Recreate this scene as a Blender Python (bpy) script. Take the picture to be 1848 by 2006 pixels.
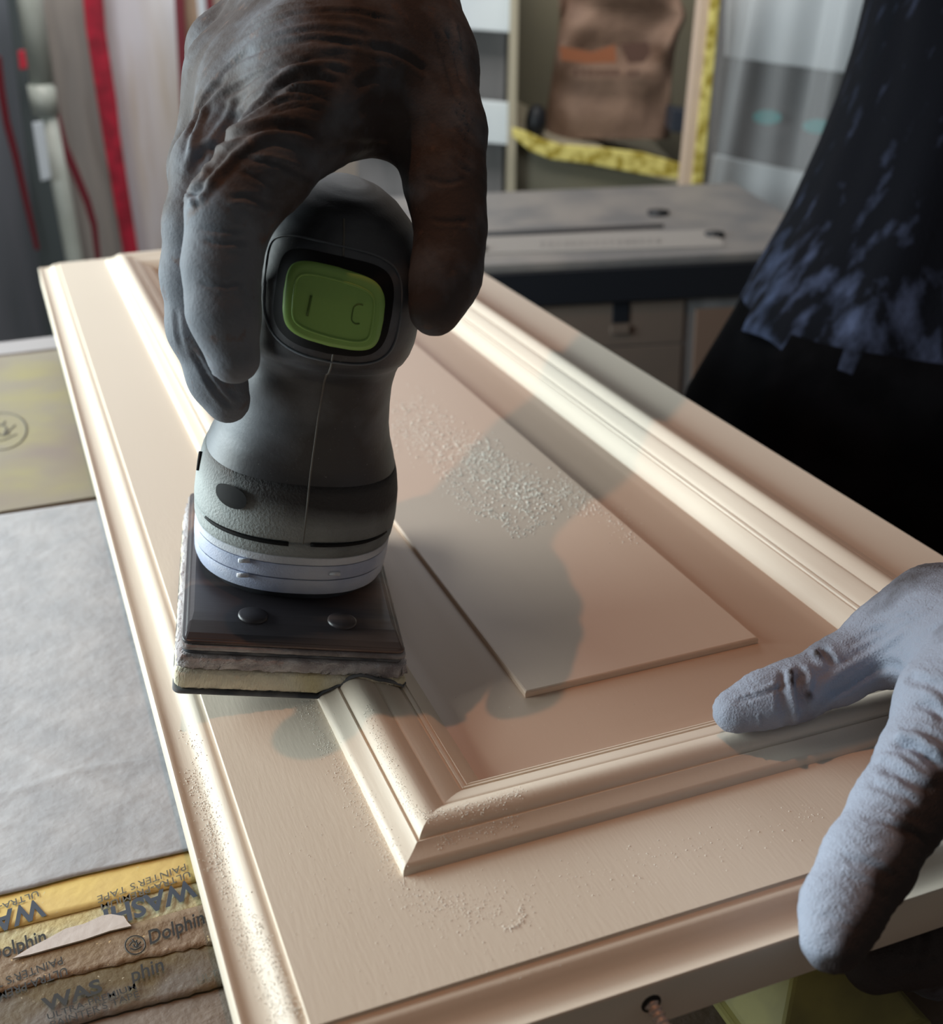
import bpy, math, random
import numpy as np
from mathutils import Matrix, Vector
random.seed(7); rng = np.random.default_rng(7)
for o in list(bpy.data.objects): bpy.data.objects.remove(o)
SC = bpy.context.scene; COL = SC.collection

# ------------------------------------------------------------------ camera
F = 2400.0
CAM = np.array([0, 0, .25])
M = np.array([[.9333, -.3586, -.0186], [-.1684, -.3914, -.9047], [.3171, .8475, -.4257]])
u_, s_, v_ = np.linalg.svd(M); M = u_ @ v_
cd = bpy.data.cameras.new('camera'); cam = bpy.data.objects.new('camera', cd); COL.objects.link(cam)
mw = Matrix.Identity(4)
for i in range(3):
    mw[i][0] = M[0][i]; mw[i][1] = -M[1][i]; mw[i][2] = -M[2][i]; mw[i][3] = CAM[i]
cam.matrix_world = mw
cd.sensor_fit = 'HORIZONTAL'; cd.sensor_width = 36; cd.lens = F / 1848 * 36
cd.clip_start = .01; cd.clip_end = 50
cd.dof.use_dof = True; cd.dof.focus_distance = .43; cd.dof.aperture_fstop = 46.75 / 3.2
SC.camera = cam
# ------------------------------------------------------------------ world, lights, exposure
SC.view_settings.view_transform = 'Standard'; SC.view_settings.look = 'None'
SC.view_settings.gamma = 1; SC.view_settings.use_curve_mapping = False
SC.view_settings.exposure = 0.0
w = bpy.data.worlds.new('world'); SC.world = w; w.use_nodes = True
w.node_tree.nodes['Background'].inputs[0].default_value = (.84, .79, .72, 1)
w.node_tree.nodes['Background'].inputs[1].default_value = .10


def area(name, loc, target, size, size_y, power, col):
    l = bpy.data.lights.new(name, 'AREA'); l.shape = 'RECTANGLE'; l.size = size; l.size_y = size_y
    l.energy = power; l.color = col
    o = bpy.data.objects.new(name, l); COL.objects.link(o); o.location = loc
    o.rotation_euler = (Vector(target) - Vector(loc)).to_track_quat('-Z', 'Y').to_euler()
    return o


area('window_daylight', (-.85, 1.02, .31), (.15, .5, 0), 1.1, .46, 31, (.84, .96, .97))
area('skylight_daylight', (.45, 2.9, 1.2), (.2, .8, 0), 1.4, .7, 10, (.86, .93, 1.0))
area('background_fill', (.3, 1.9, 1.25), (.9, 3.2, .15), 1.6, .5, 24, (1, .96, .90))  # added fill, out of view, that brightens the background
lp = bpy.data.lights.new('ceiling_lamp', 'SPOT'); lp.energy = 16.5; lp.color = (1, .43, .20)
lp.shadow_soft_size = .012; lp.spot_size = math.radians(100); lp.spot_blend = .6
lo = bpy.data.objects.new('ceiling_lamp', lp); COL.objects.link(lo); lo.location = (-.04, .58, 1.55)
lo.rotation_euler = (Vector((.2, .5, 0)) - lo.location).to_track_quat('-Z', 'Y').to_euler()


# ------------------------------------------------------------------ pixel helpers (place things where the photo shows them, at their own depth)
def PD(px, py, d):
    return CAM + d * (M.T @ np.array([(px - 924) / F, (py - 1003) / F, 1.0]))


def PZ(px, py, z):
    r = M.T @ np.array([(px - 924) / F, (py - 1003) / F, 1.0])
    return CAM + (z - CAM[2]) / r[2] * r


HF = np.array([M[2][0], M[2][1], 0]); HF /= np.linalg.norm(HF)      # horizontal forward
HR = np.array([HF[1], -HF[0], 0])                                   # horizontal right


def BG(px, py, D):
    r = M.T @ np.array([(px - 924) / F, (py - 1003) / F, 1.0])
    return CAM + D / (r @ HF) * r


def proj(v):
    q = (np.asarray(v) - CAM) @ M.T
    return 924 + F * q[:, 0] / q[:, 2], 1003 + F * q[:, 1] / q[:, 2], q[:, 2]


# ------------------------------------------------------------------ materials
def srgb(r, g, b):
    f = lambda c: (c / 255 / 12.92) if c / 255 <= .04045 else ((c / 255 + .055) / 1.055) ** 2.4
    return (f(r), f(g), f(b), 1)


def mat(name, c1, c2=None, scale=20, rough=.5, metal=0, bump=0, bscale=200, stretch=(1, 1, 1), lo=.4, hi=.6,
        detail=5, attr=None, attr_gain=1.0, alpha=1, trans=0, spec=.5, c3=None, s3=600, lo3=.6, hi3=.7, sheen=0, bdist=.001, emit=None):
    m = bpy.data.materials.new(name); m.use_nodes = True; nt = m.node_tree; N = nt.nodes; L = nt.links
    b = N['Principled BSDF']; b.inputs['Roughness'].default_value = rough; b.inputs['Metallic'].default_value = metal
    b.inputs['Specular IOR Level'].default_value = spec
    if sheen: b.inputs['Sheen Weight'].default_value = sheen; b.inputs['Sheen Roughness'].default_value = .5
    b.inputs['Alpha'].default_value = alpha; b.inputs['Transmission Weight'].default_value = trans
    tc = N.new('ShaderNodeTexCoord'); mp = N.new('ShaderNodeMapping'); mp.inputs['Scale'].default_value = stretch
    L.new(tc.outputs['Object'], mp.inputs[0])
    out = None
    if c2 is not None:
        n = N.new('ShaderNodeTexNoise'); n.inputs['Scale'].default_value = scale; n.inputs['Detail'].default_value = detail
        L.new(mp.outputs[0], n.inputs['Vector'])
        fac = n.outputs['Fac']
        if attr:
            a = N.new('ShaderNodeAttribute'); a.attribute_name = attr
            mm = N.new('ShaderNodeMath'); mm.operation = 'MULTIPLY_ADD'; mm.inputs[1].default_value = attr_gain
            L.new(a.outputs['Fac'], mm.inputs[0]); L.new(fac, mm.inputs[2]); fac = mm.outputs[0]
        mr = N.new('ShaderNodeMapRange'); mr.inputs['From Min'].default_value = lo; mr.inputs['From Max'].default_value = hi
        L.new(fac, mr.inputs['Value'])
        mx = N.new('ShaderNodeMix'); mx.data_type = 'RGBA'
        mx.inputs['A'].default_value = c1; mx.inputs['B'].default_value = c2
        L.new(mr.outputs[0], mx.inputs['Factor']); out = mx.outputs['Result']
        if c3 is not None:
            n3 = N.new('ShaderNodeTexNoise'); n3.inputs['Scale'].default_value = s3; n3.inputs['Detail'].default_value = 3
            L.new(mp.outputs[0], n3.inputs['Vector'])
            mr3 = N.new('ShaderNodeMapRange'); mr3.inputs['From Min'].default_value = lo3; mr3.inputs['From Max'].default_value = hi3
            L.new(n3.outputs['Fac'], mr3.inputs['Value'])
            mx3 = N.new('ShaderNodeMix'); mx3.data_type = 'RGBA'; mx3.inputs['B'].default_value = c3
            L.new(out, mx3.inputs['A']); L.new(mr3.outputs[0], mx3.inputs['Factor']); out = mx3.outputs['Result']
        L.new(out, b.inputs['Base Color'])
    else:
        b.inputs['Base Color'].default_value = c1
    if emit: b.inputs['Emission Color'].default_value = emit[0]; b.inputs['Emission Strength'].default_value = emit[1]
    if bump:
        n2 = N.new('ShaderNodeTexNoise'); n2.inputs['Scale'].default_value = bscale; n2.inputs['Detail'].default_value = 4
        L.new(mp.outputs[0], n2.inputs['Vector'])
        bp = N.new('ShaderNodeBump'); bp.inputs['Strength'].default_value = bump; bp.inputs['Distance'].default_value = bdist
        L.new(n2.outputs['Fac'], bp.inputs['Height']); L.new(bp.outputs[0], b.inputs['Normal'])
    return m


# ------------------------------------------------------------------ object helpers
BASE = {}


def tag(o, label=None, cat=None, group=None, kind=None):
    if label: o['label'] = label
    if cat: o['category'] = cat
    if group: o['group'] = group
    if kind: o['kind'] = kind
    return o


def thing(name, label, cat, loc=(0, 0, 0), group=None):
    o = bpy.data.objects.new(name, None); o.empty_display_size = .02; COL.objects.link(o); o.location = loc
    BASE[o.name] = np.array(loc, float)
    return tag(o, label, cat, group)


def mesh(name, V, Fc, m, parent=None, smooth=True, base=None, attrs=None, local=False):
    V = np.asarray(V, float)
    if local: off = np.zeros(3)
    elif parent is not None: off = BASE.get(parent.name, np.zeros(3))
    else:
        off = np.array(base, float) if base is not None else np.array([(V[:, 0].min() + V[:, 0].max()) / 2, (V[:, 1].min() + V[:, 1].max()) / 2, V[:, 2].min()])
    me = bpy.data.meshes.new(name); me.from_pydata((V - off).tolist(), [], [list(map(int, f)) for f in Fc]); me.update()
    if smooth: me.polygons.foreach_set('use_smooth', [True] * len(me.polygons))
    if attrs:
        for k, a in attrs.items():
            at = me.attributes.new(k, 'FLOAT', 'POINT'); at.data.foreach_set('value', np.asarray(a, np.float32))
    me.materials.append(m)
    o = bpy.data.objects.new(name, me); COL.objects.link(o)
    if parent is not None:
        o.parent = parent; BASE[o.name] = off
    else:
        o.location = off; BASE[o.name] = off
    return o


def fixn(o):
    import bmesh
    bm = bmesh.new(); bm.from_mesh(o.data); bmesh.ops.recalc_face_normals(bm, faces=bm.faces); bm.to_mesh(o.data); bm.free(); return o


def bevel(o, wd=.001, seg=2):
    md = o.modifiers.new('bevel', 'BEVEL'); md.width = wd; md.segments = seg; md.limit_method = 'ANGLE'; md.angle_limit = .6
    return o


def prismg(front, vec):
    """closed prism: polygon + extrusion vector"""
    n = len(front); A = np.array(front, float); B = A + np.array(vec, float)
    V = np.vstack([A, B]); Fc = [list(range(n)), list(range(2 * n - 1, n - 1, -1))]
    for i in range(n): Fc.append([i, i + n, (i + 1) % n + n, (i + 1) % n][::-1])
    return V, Fc


def prism(name, front, vec, m, parent=None, bev=.0, **k):
    V, Fc = prismg(front, vec); o = fixn(mesh(name, V, Fc, m, parent, smooth=False, **k))
    if bev: bevel(o, bev)
    return o


def boxg(a, b):
    (x0, y0, z0), (x1, y1, z1) = a, b
    return prismg([(x0, y0, z0), (x1, y0, z0), (x1, y1, z0), (x0, y1, z0)], (0, 0, z1 - z0))


def box(name, a, b, m, parent=None, bev=0, **k):
    V, Fc = boxg(a, b); o = fixn(mesh(name, V, Fc, m, parent, smooth=False, **k))
    if bev: bevel(o, bev)
    return o


def join(*gs):
    V = []; Fc = []; n = 0
    for v, f in gs:
        V.append(np.asarray(v, float)); Fc += [[i + n for i in q] for q in f]; n += len(v)
    return np.vstack(V), Fc


def tubeg(P, r, seg=10, close=False, cap=True):
    P = [np.array(p, float) for p in P]; n = len(P); V = []; Fc = []
    rr = r if hasattr(r, '__len__') else [r] * n
    up = np.array([0, 0, 1.]); prev = None
    for i in range(n):
        t = (P[(i + 1) % n] - P[i - 1]) if close else (P[min(i + 1, n - 1)] - P[max(i - 1, 0)])
        t /= np.linalg.norm(t) + 1e-12
        if prev is None:
            a = np.cross(t, up if abs(t[2]) < .9 else [1, 0, 0])
        else: a = prev - t * (prev @ t)
        a /= np.linalg.norm(a); prev = a; b = np.cross(t, a)
        for k in range(seg):
            q = 2 * math.pi * k / seg; V.append(P[i] + rr[i] * (math.cos(q) * a + math.sin(q) * b))
    for i in range(n if close else n - 1):
        j = (i + 1) % n
        for k in range(seg):
            k2 = (k + 1) % seg; Fc.append([i * seg + k, i * seg + k2, j * seg + k2, j * seg + k])
    if cap and not close:
        Fc.append(list(range(seg))[::-1]); Fc.append([(n - 1) * seg + k for k in range(seg)])
    return np.array(V), Fc


def lofta(rings, cap=True):
    n = len(rings[0]); V = np.vstack(rings); Fc = []
    for i in range(len(rings) - 1):
        for k in range(n):
            k2 = (k + 1) % n; Fc.append([i * n + k, i * n + k2, (i + 1) * n + k2, (i + 1) * n + k])
    if cap:
        Fc.append(list(range(n))[::-1]); Fc.append([(len(rings) - 1) * n + k for k in range(n)])
    return V, Fc


def gridg(nu, nv, fn):
    V = [fn(i / (nu - 1), j / (nv - 1)) for j in range(nv) for i in range(nu)]
    Fc = [[j * nu + i, j * nu + i + 1, (j + 1) * nu + i + 1, (j + 1) * nu + i] for j in range(nv - 1) for i in range(nu - 1)]
    return np.array(V), Fc


# ------------------------------------------------------------------ sdf modelling
def surface_nets(f, org, h):
    s = f < 0
    nx, ny, nz = f.shape
    c = np.zeros((nx - 1, ny - 1, nz - 1), np.int8)
    for a in (0, 1):
        for b in (0, 1):
            for d in (0, 1): c += s[a:nx - 1 + a, b:ny - 1 + b, d:nz - 1 + d]
    act = (c > 0) & (c < 8); idx = -np.ones(c.shape, np.int64); ijk = np.argwhere(act); idx[act] = np.arange(len(ijk))
    acc = np.zeros((len(ijk), 3)); cnt = np.zeros(len(ijk))
    cr = [(a, b, d) for a in (0, 1) for b in (0, 1) for d in (0, 1)]
    i, j, k = ijk.T
    for p in cr:
        for ax in range(3):
            if p[ax]: continue
            q = list(p); q[ax] = 1
            f0 = f[i + p[0], j + p[1], k + p[2]]; f1 = f[i + q[0], j + q[1], k + q[2]]
            mm = (f0 < 0) != (f1 < 0); t = np.where(mm, f0 / np.where(mm, f0 - f1, 1), 0)
            pos = np.tile(np.array(p, float), (len(ijk), 1)); pos[:, ax] = t
            acc[mm] += pos[mm]; cnt[mm] += 1
    V = (ijk + acc / cnt[:, None]) * h + org
    Fc = []
    for ax in range(3):
        a, b = [(1, 2), (2, 0), (0, 1)][ax]
        sl0 = [slice(None)] * 3; sl1 = [slice(None)] * 3; sl0[ax] = slice(0, -1); sl1[ax] = slice(1, None)
        ch = s[tuple(sl0)] != s[tuple(sl1)]
        e = np.argwhere(ch); e = e[(e[:, a] > 0) & (e[:, b] > 0) & (e[:, a] < f.shape[a] - 1) & (e[:, b] < f.shape[b] - 1)]
        inside0 = s[tuple(e.T)]
        def cell(da, db):
            q = e.copy(); q[:, a] -= da; q[:, b] -= db; return idx[tuple(q.T)]
        Q = np.stack([cell(1, 1), cell(0, 1), cell(0, 0), cell(1, 0)], 1)
        Q[~inside0] = Q[~inside0][:, ::-1]
        Fc.append(Q)
    return V, np.vstack(Fc)


def smin(a, b, k):
    h = np.maximum(k - np.abs(a - b), 0) / k
    return np.minimum(a, b) - h * h * k * .25


def sdf_mesh(groups, h, pad=.006):
    """groups: list of (caps, k_inside, k_to_rest); cap = (a, b, ra, rb)"""
    allp = np.array([p for g in groups for c in g[0] for p in (c[0], c[1])]); rad = max(max(c[2], c[3]) for g in groups for c in g[0])
    lo = allp.min(0) - rad - pad; hi = allp.max(0) + rad + pad
    n = np.ceil((hi - lo) / h).astype(int) + 1
    X, Y, Z = [np.arange(n[i], dtype=np.float32) * np.float32(h) + np.float32(lo[i]) for i in range(3)]
    tot = np.full(tuple(n), 1.0, np.float32)
    for caps, kin, kout in groups:
        g = None
        blo = np.min([np.minimum(c[0], c[1]) - max(c[2], c[3]) for c in caps], 0) - .02
        bhi = np.max([np.maximum(c[0], c[1]) + max(c[2], c[3]) for c in caps], 0) + .02
        sl = tuple(slice(max(0, int((blo[i] - lo[i]) / h)), min(n[i], int((bhi[i] - lo[i]) / h) + 2)) for i in range(3))
        x = X[sl[0]][:, None, None]; y = Y[sl[1]][None, :, None]; z = Z[sl[2]][None, None, :]
        for a, b, ra, rb in caps:
            a = np.array(a, np.float32); b = np.array(b, np.float32); ab = b - a; L2 = float(ab @ ab) + 1e-12
            t = np.clip(((x - a[0]) * ab[0] + (y - a[1]) * ab[1] + (z - a[2]) * ab[2]) / L2, 0, 1)
            d = np.sqrt((x - a[0] - t * ab[0]) ** 2 + (y - a[1] - t * ab[1]) ** 2 + (z - a[2] - t * ab[2]) ** 2) - (ra + (rb - ra) * t)
            g = d if g is None else smin(g, d, kin)
        tot[sl] = smin(tot[sl], g, kout)
    return surface_nets(tot, lo, h)


def vnormals(V, Fc):
    Fc = np.asarray(Fc); N = np.zeros_like(V)
    n = np.cross(V[Fc[:, 2]] - V[Fc[:, 0]], V[Fc[:, 3]] - V[Fc[:, 1]])
    for k in range(4): np.add.at(N, Fc[:, k], n)
    return N / (np.linalg.norm(N, axis=1)[:, None] + 1e-12)


def smoothv(V, Fc, it):
    Fc = np.asarray(Fc); e = np.vstack([Fc[:, [0, 1]], Fc[:, [1, 2]], Fc[:, [2, 3]], Fc[:, [3, 0]]])
    for _ in range(it):
        A = np.zeros_like(V); c = np.zeros(len(V)); np.add.at(A, e[:, 0], V[e[:, 1]]); np.add.at(c, e[:, 0], 1)
        np.add.at(A, e[:, 1], V[e[:, 0]]); np.add.at(c, e[:, 1], 1)
        V = V * .5 + .5 * A / c[:, None]
    return V


def anchor(V, N, pts, rpx=7):
    """nearest surface points seen at given photo pixels -> 3D points on the skin"""
    x, y, d = proj(V); face = (N @ M[2]) < .15
    out = []
    for px, py in pts:
        r = np.hypot(x - px, y - py); c = np.where((r < rpx) & face)[0]
        if len(c): out.append(V[c[np.argmin(d[c] + r[c] * 1e-4)]])
    return np.array(out)


def curve_pts(pts, step=7):
    P = np.array(pts, float); out = []
    n = len(P)
    for i in range(n - 1):
        p0 = P[max(i - 1, 0)]; p1 = P[i]; p2 = P[i + 1]; p3 = P[min(i + 2, n - 1)]
        m = max(2, int(np.linalg.norm(p2 - p1) / step))
        for t in np.linspace(0, 1, m, endpoint=False):
            out.append(.5 * ((2 * p1) + (-p0 + p2) * t + (2 * p0 - 5 * p1 + 4 * p2 - p3) * t * t + (-p0 + 3 * p1 - 3 * p2 + p3) * t ** 3))
    out.append(P[-1]); return out


def fold(V, N, folds):
    disp = np.zeros(len(V))
    for pts, wmm, amp in folds:
        A = anchor(V, N, curve_pts(pts))
        if len(A) < 2: continue
        for _ in range(3):
            A[1:-1] = .25 * A[:-2] + .5 * A[1:-1] + .25 * A[2:]
        keep = [0] + [i for i in range(1, len(A)) if np.linalg.norm(A[i] - A[i - 1]) < .006]
        A = A[keep]; A = np.vstack([A[i] * (1 - t) + A[i + 1] * t for i in range(len(A) - 1) for t in (0, .25, .5, .75)] + [A[-1:]])
        wd = wmm / 1000; lo = A.min(0) - 4 * wd; hi = A.max(0) + 4 * wd
        c = np.where(np.all((V > lo) & (V < hi), 1))[0]
        D = np.full(len(c), 9.); K = np.zeros(len(c), int)
        for k, a in enumerate(A):
            dd = np.linalg.norm(V[c] - a, axis=1); q = dd < D; D[q] = dd[q]; K[q] = k
        t = K / (len(A) - 1); tp = np.clip(np.minimum(t, 1 - t) * 6 + .15, 0, 1)
        u = D / wd
        disp[c] += tp * amp / 1000 * (np.exp(-u * u) - .45 * np.exp(-((u - 1.9) / .8) ** 2))
    return V + N * disp[:, None]


def blobs(V, N, bl):
    a = np.zeros(len(V))
    for px, py, rmm, s in bl:
        A = anchor(V, N, [(px, py)], 14)
        if len(A): d = np.linalg.norm(V - A[0], axis=1) / (rmm / 1000); a += s * np.exp(-d * d)
    return a


# ================================================================== MATERIALS
m_paint = mat('beige_base_coat', srgb(222, 208, 190), srgb(230, 217, 201), scale=9, lo=.3, hi=.7, rough=.55, bump=.10, bscale=900, stretch=(1, .12, 1), bdist=.0006)
m_paint_dusty = mat('beige_base_coat_dusty', srgb(214, 190, 168), srgb(226, 206, 188), scale=14, lo=.35, hi=.65, rough=.6, bump=.35, bscale=1500, bdist=.0006)
m_panel = mat('beige_panel_coat', srgb(204, 178, 158), srgb(214, 190, 170), scale=7, lo=.3, hi=.7, rough=.44, bump=.06, bscale=700, stretch=(1, .1, 1), bdist=.0005)
m_dust = mat('sanding_crumbs', srgb(246, 240, 230), rough=.9)
m_floor = mat('workshop_floor', srgb(110, 104, 98), srgb(130, 122, 114), scale=4, rough=.8)
m_wallp = mat('painted_wall', srgb(172, 160, 150), srgb(180, 168, 158), scale=2, rough=.8)
m_paper = mat('masking_paper', srgb(166, 167, 172), srgb(186, 185, 188), scale=40, lo=.3, hi=.7, rough=.75, bump=.3, bscale=120, bdist=.002)
m_board = mat('stained_board', srgb(148, 140, 124), srgb(158, 150, 112), scale=14, lo=.4, hi=.62, rough=.6, c3=srgb(140, 128, 120), s3=9, lo3=.5, hi3=.7)
m_edge = mat('pale_table_edge', srgb(170, 166, 168), rough=.5)
m_tabl = mat('dusty_table_top', srgb(140, 126, 116), srgb(120, 106, 96), scale=30, rough=.7, bump=.5, bscale=300)
m_tapeA = mat('yellow_tape', srgb(232, 202, 120), srgb(224, 194, 122), scale=30, rough=.55, bump=.2, bscale=250, c3=srgb(222, 204, 150), s3=500, lo3=.68, hi3=.74)
m_tapeB = mat('dusty_yellow_tape', srgb(190, 170, 118), srgb(184, 176, 142), scale=35, rough=.6, bump=.6, bscale=350, c3=srgb(220, 200, 150), s3=420, lo3=.66, hi3=.72)
m_tapeC = mat('brown_dusty_shaded_tape', srgb(128, 104, 74), srgb(138, 116, 96), scale=30, lo=.4, hi=.65, rough=.55, bump=.7, bscale=300, c3=srgb(205, 175, 130), s3=520, lo3=.68, hi3=.73)  # brown tone mixes dust with a cast shadow put into the colour
m_tapeD = mat('olive_dusty_shaded_tape', srgb(98, 80, 48), srgb(112, 102, 94), scale=18, lo=.45, hi=.56, rough=.55, bump=.5, bscale=300, c3=srgb(180, 165, 140), s3=520, lo3=.7, hi3=.74)  # darkest strip: grime plus shadow painted into the colour
m_ink = mat('blue_grey_ink', srgb(62, 70, 84), rough=.7)
m_ink2 = mat('faded_ink', srgb(96, 92, 84), rough=.7)
m_ink3 = mat('dark_ink', srgb(38, 36, 36), rough=.7)
m_torn = mat('torn_backing', srgb(204, 192, 186), rough=.8, bump=.3, bscale=200)
m_metal = mat('dusty_screw', srgb(190, 176, 168), rough=.45, metal=.4)
m_hole = mat('dark_hole', srgb(40, 34, 30), rough=.9)
m_pyr = mat('yellow_plastic', srgb(170, 162, 92), srgb(146, 140, 84), scale=40, rough=.5)

# ================================================================== TABLE
ZT = -.068
FLOOR = -.92
table = thing('work_table', 'covered work table under the cabinet door, pale far edge strip', 'table', (-.15, .6, FLOOR))
box('table_top', (-.75, .10, ZT - .03), (.30, 1.115, ZT), m_tabl, table, .002)
e = PZ(0, 678, ZT)
for x in (-.70, .22):
    for y in (.16, 1.03):
        box('leg', (x, y, FLOOR), (x + .05, y + .05, ZT - .03), m_edge, table, .002)
# straight edge strip along the far side of the top
box('edge_strip', (-.75, 1.085, ZT), (.30, 1.122, ZT + .0015), m_edge, table)
bd = thing('stained_board', 'yellow-brown stained board with a faint round mark, left of the door', 'board', (-.3, .9, ZT))
box('panel', (-.74, .745, ZT), (.28, 1.075, ZT + .002), m_board, bd)


def ringmark(name, px, py, rx, ry, rot, z, m, parent, wpx=3.0, inner=True, ax=None):
    P = []
    for r in ((1.0),):
        P = [PZ(px + rx * math.cos(a) * math.cos(rot) - ry * math.sin(a) * math.sin(rot), py + rx * math.cos(a) * math.sin(rot) + ry * math.sin(a) * math.cos(rot), z) for a in np.linspace(0, 2 * math.pi, 40, endpoint=False)]
    g = [tubeg(P, wpx * .00016 / 2, 5, close=True)]
    if inner:
        for pl in ([(-.6, .1), (-.25, -.35), (.2, -.2), (.1, .2), (.55, -.35)], [(-.5, .35), (0, .5), (.6, .15)], [(-.2, -.05), (0, .25), (.35, .1)], [(-.3, -.6), (.0, -.3), (.15, -.55)]):
            g.append(tubeg([PZ(px + rx * a, py + ry * b, z) for a, b in curve_pts(pl, .08)], wpx * .00018 / 2, 5))
    V, Fc = join(*g); V = np.array(V); V[:, 2] = z + (V[:, 2] - z) * .25
    return mesh(name, V, Fc, m, parent)


ringmark('round_mark', 2, 845, 50, 36, -.15, ZT + .0022, m_ink2, bd, 9)

# masking paper with creases
pp = [(-330, 1075), (215, 983), (480, 1640), (378, 1670), (149, 1722), (71, 1743), (0, 1759), (-330, 1842)]
q0 = np.array([PZ(*p, ZT + .0012) for p in pp])


def inq(u, v):
    a = PZ(-330, 1062, ZT + .0012) * (1 - u) + PZ(290, 970, ZT + .0012) * u
    lowx = -330 + 800 * u
    lowy = np.interp(lowx, [-330, 0, 71, 149, 378, 480], [1842, 1759, 1743, 1722, 1670, 1646])
    b = PZ(lowx, lowy, ZT + .0012)
    p = a * (1 - v) + b * v
    z = .0004 * math.sin(9 * u + 3 * v) + .0005 * math.exp(-((v - .93 + .06 * math.sin(5 * u)) / .006) ** 2) + .0005 * math.exp(-((v - .80 - .03 * u + .01 * math.sin(11 * u)) / .006) ** 2) + .0004 * math.exp(-((v - .5 - .5 * u) / .012) ** 2)
    p[2] = ZT + .0026 + max(z, 0) * (1 if 0 < v < .999 else 0)
    return p


V, Fc = gridg(90, 160, inq)
paper = mesh('masking_paper', V, Fc, m_paper); tag(paper, 'grey creased masking paper on the table left of the door', 'paper')
sd = paper.modifiers.new('s', 'SOLIDIFY'); sd.thickness = .0003; sd.offset = 1

# tape strips
def strip(name, up, lo_, z, m, label, wav=0):
    n = 60; U = curve_pts(up, 12); Lw = curve_pts(lo_, 12)
    U = [U[int(i)] for i in np.linspace(0, len(U) - 1, n)]; Lw = [Lw[int(i)] for i in np.linspace(0, len(Lw) - 1, n)]
    r = random.Random(name + label)
    V = []; K = 7
    for i in range(n):
        for k in range(K):
            t = k / (K - 1); p = np.array(U[i]) * (1 - t) + np.array(Lw[i]) * t
            if k == K - 1: p = p + np.array([0, r.uniform(-wav, wav)])
            q = PZ(p[0], p[1], z); q[2] += r.uniform(0, .00015); V.append(q)
    Fc = [[i * K + k, i * K + k + 1, (i + 1) * K + k + 1, (i + 1) * K + k][::-1] for i in range(n - 1) for k in range(K - 1)]
    o = mesh(name, V, Fc, m); s = o.modifiers.new('s', 'SOLIDIFY'); s.thickness = .0004; s.offset = -1
    return tag(o, label, 'tape', 'tape strips on the table')


tA = strip('tape_strip', [(-330, 1800), (430, 1630)], [(-330, 1912), (0, 1826), (190, 1778), (430, 1717)], ZT + .0012, m_tapeA, 'clean bright yellow printed tape along the grey paper edge')
tB = strip('tape_strip', [(-330, 1895), (0, 1815), (430, 1705)], [(-330, 1962), (0, 1876), (180, 1840), (430, 1772)], ZT + .0007, m_tapeB, 'dusty pale yellow tape just below the clean yellow one', 1)
tC = strip('tape_strip', [(-330, 1950), (0, 1866), (180, 1832), (440, 1762)], [(-330, 2035), (0, 1948), (110, 1920), (215, 1895), (460, 1842)], ZT + .0009, m_tapeC, 'brown dusty tape carrying the round logo, second from bottom', 2.5)  # colour holds painted shade besides the dust
tD = strip('tape_strip', [(-330, 2025), (0, 1938), (215, 1885), (480, 1830)], [(-330, 2130), (0, 2045), (200, 1995), (500, 1918)], ZT + .0005, m_tapeD, 'olive brown worn tape nearest the camera, upright dark lettering', 2)  # colour holds painted shade besides the wear
for t in (tA, tB, tC, tD): BASE[t.name] = np.array(t.location)
tp = [(25, 1880), (60, 1858), (90, 1843), (130, 1821), (165, 1812), (200, 1796), (218, 1793), (243, 1797), (250, 1808), (258, 1816), (215, 1826), (165, 1843), (110, 1858), (60, 1872)]
torn = prism('torn_paper', [PZ(a, b, ZT + .0017) for a, b in tp], (0, 0, .0006), m_torn); tag(torn, 'torn whitish paper sliver stuck across the tapes', 'paper scrap')


def text(name, s, p0, p1, hv, z, m, parent, bold=0, depth=.0002):
    cu = bpy.data.curves.new(name, 'FONT'); cu.body = s; cu.size = 1; cu.offset = bold; cu.resolution_u = 3
    o = bpy.data.objects.new(name, cu); COL.objects.link(o)
    me = bpy.data.meshes.new_from_object(o.evaluated_get(bpy.context.evaluated_depsgraph_get()))
    bpy.data.objects.remove(o)
    V = np.array([v.co[:] for v in me.vertices]); Fc = [list(p.vertices) for p in me.polygons]
    w_ = V[:, 0].max(); P0 = PZ(*p0, z); P1 = PZ(*p1, z); P2 = PZ(p0[0] + hv[0], p0[1] + hv[1], z)
    W = P0 + np.outer(V[:, 0] / w_, P1 - P0) + np.outer(V[:, 1] / .69, P2 - P0)
    return mesh(name, W, Fc, m, parent, smooth=False)


zl = ZT + .0021
text('lettering', 'WASHI', (376, 1722), (202, 1784), (9, 33), zl, m_ink, tA, .03)
text('lettering', 'ULTRA-PREMIUM', (372, 1706), (197, 1772), (3, 11), zl, m_ink2, tA, .01)
text('lettering', "PAINTER'S TAPE", (364, 1691), (190, 1756), (3, 12), zl, m_ink2, tA)
text('lettering', 'WASHI', (80, 1760), (-96, 1822), (9, 33), zl, m_ink, tA, .03)
text('lettering', 'ULTRA-PREMIUM', (75, 1744), (-101, 1808), (3, 11), zl, m_ink2, tA, .01)
ringmark('round_logo', 210, 1697, 22, 19, -.2, ZT + .0015, m_ink2, tA, 3)
text('lettering', 'Dolphin', (-22, 1886), (92, 1845), (-4, -27), ZT + .0016, m_ink3, tB, .012)
text('lettering', 'Dolphin', (292, 1851), (402, 1808), (-4, -27), zl - .0002, m_ink3, tC, .012)
ringmark('round_logo', 265, 1851, 20, 18, -.2, zl - .0002, m_ink3, tC, 3.4)
text('lettering', "PAINTER'S TAPE", (122, 1873), (-54, 1938), (4, 14), zl - .0004, m_ink3, tC)
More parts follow.
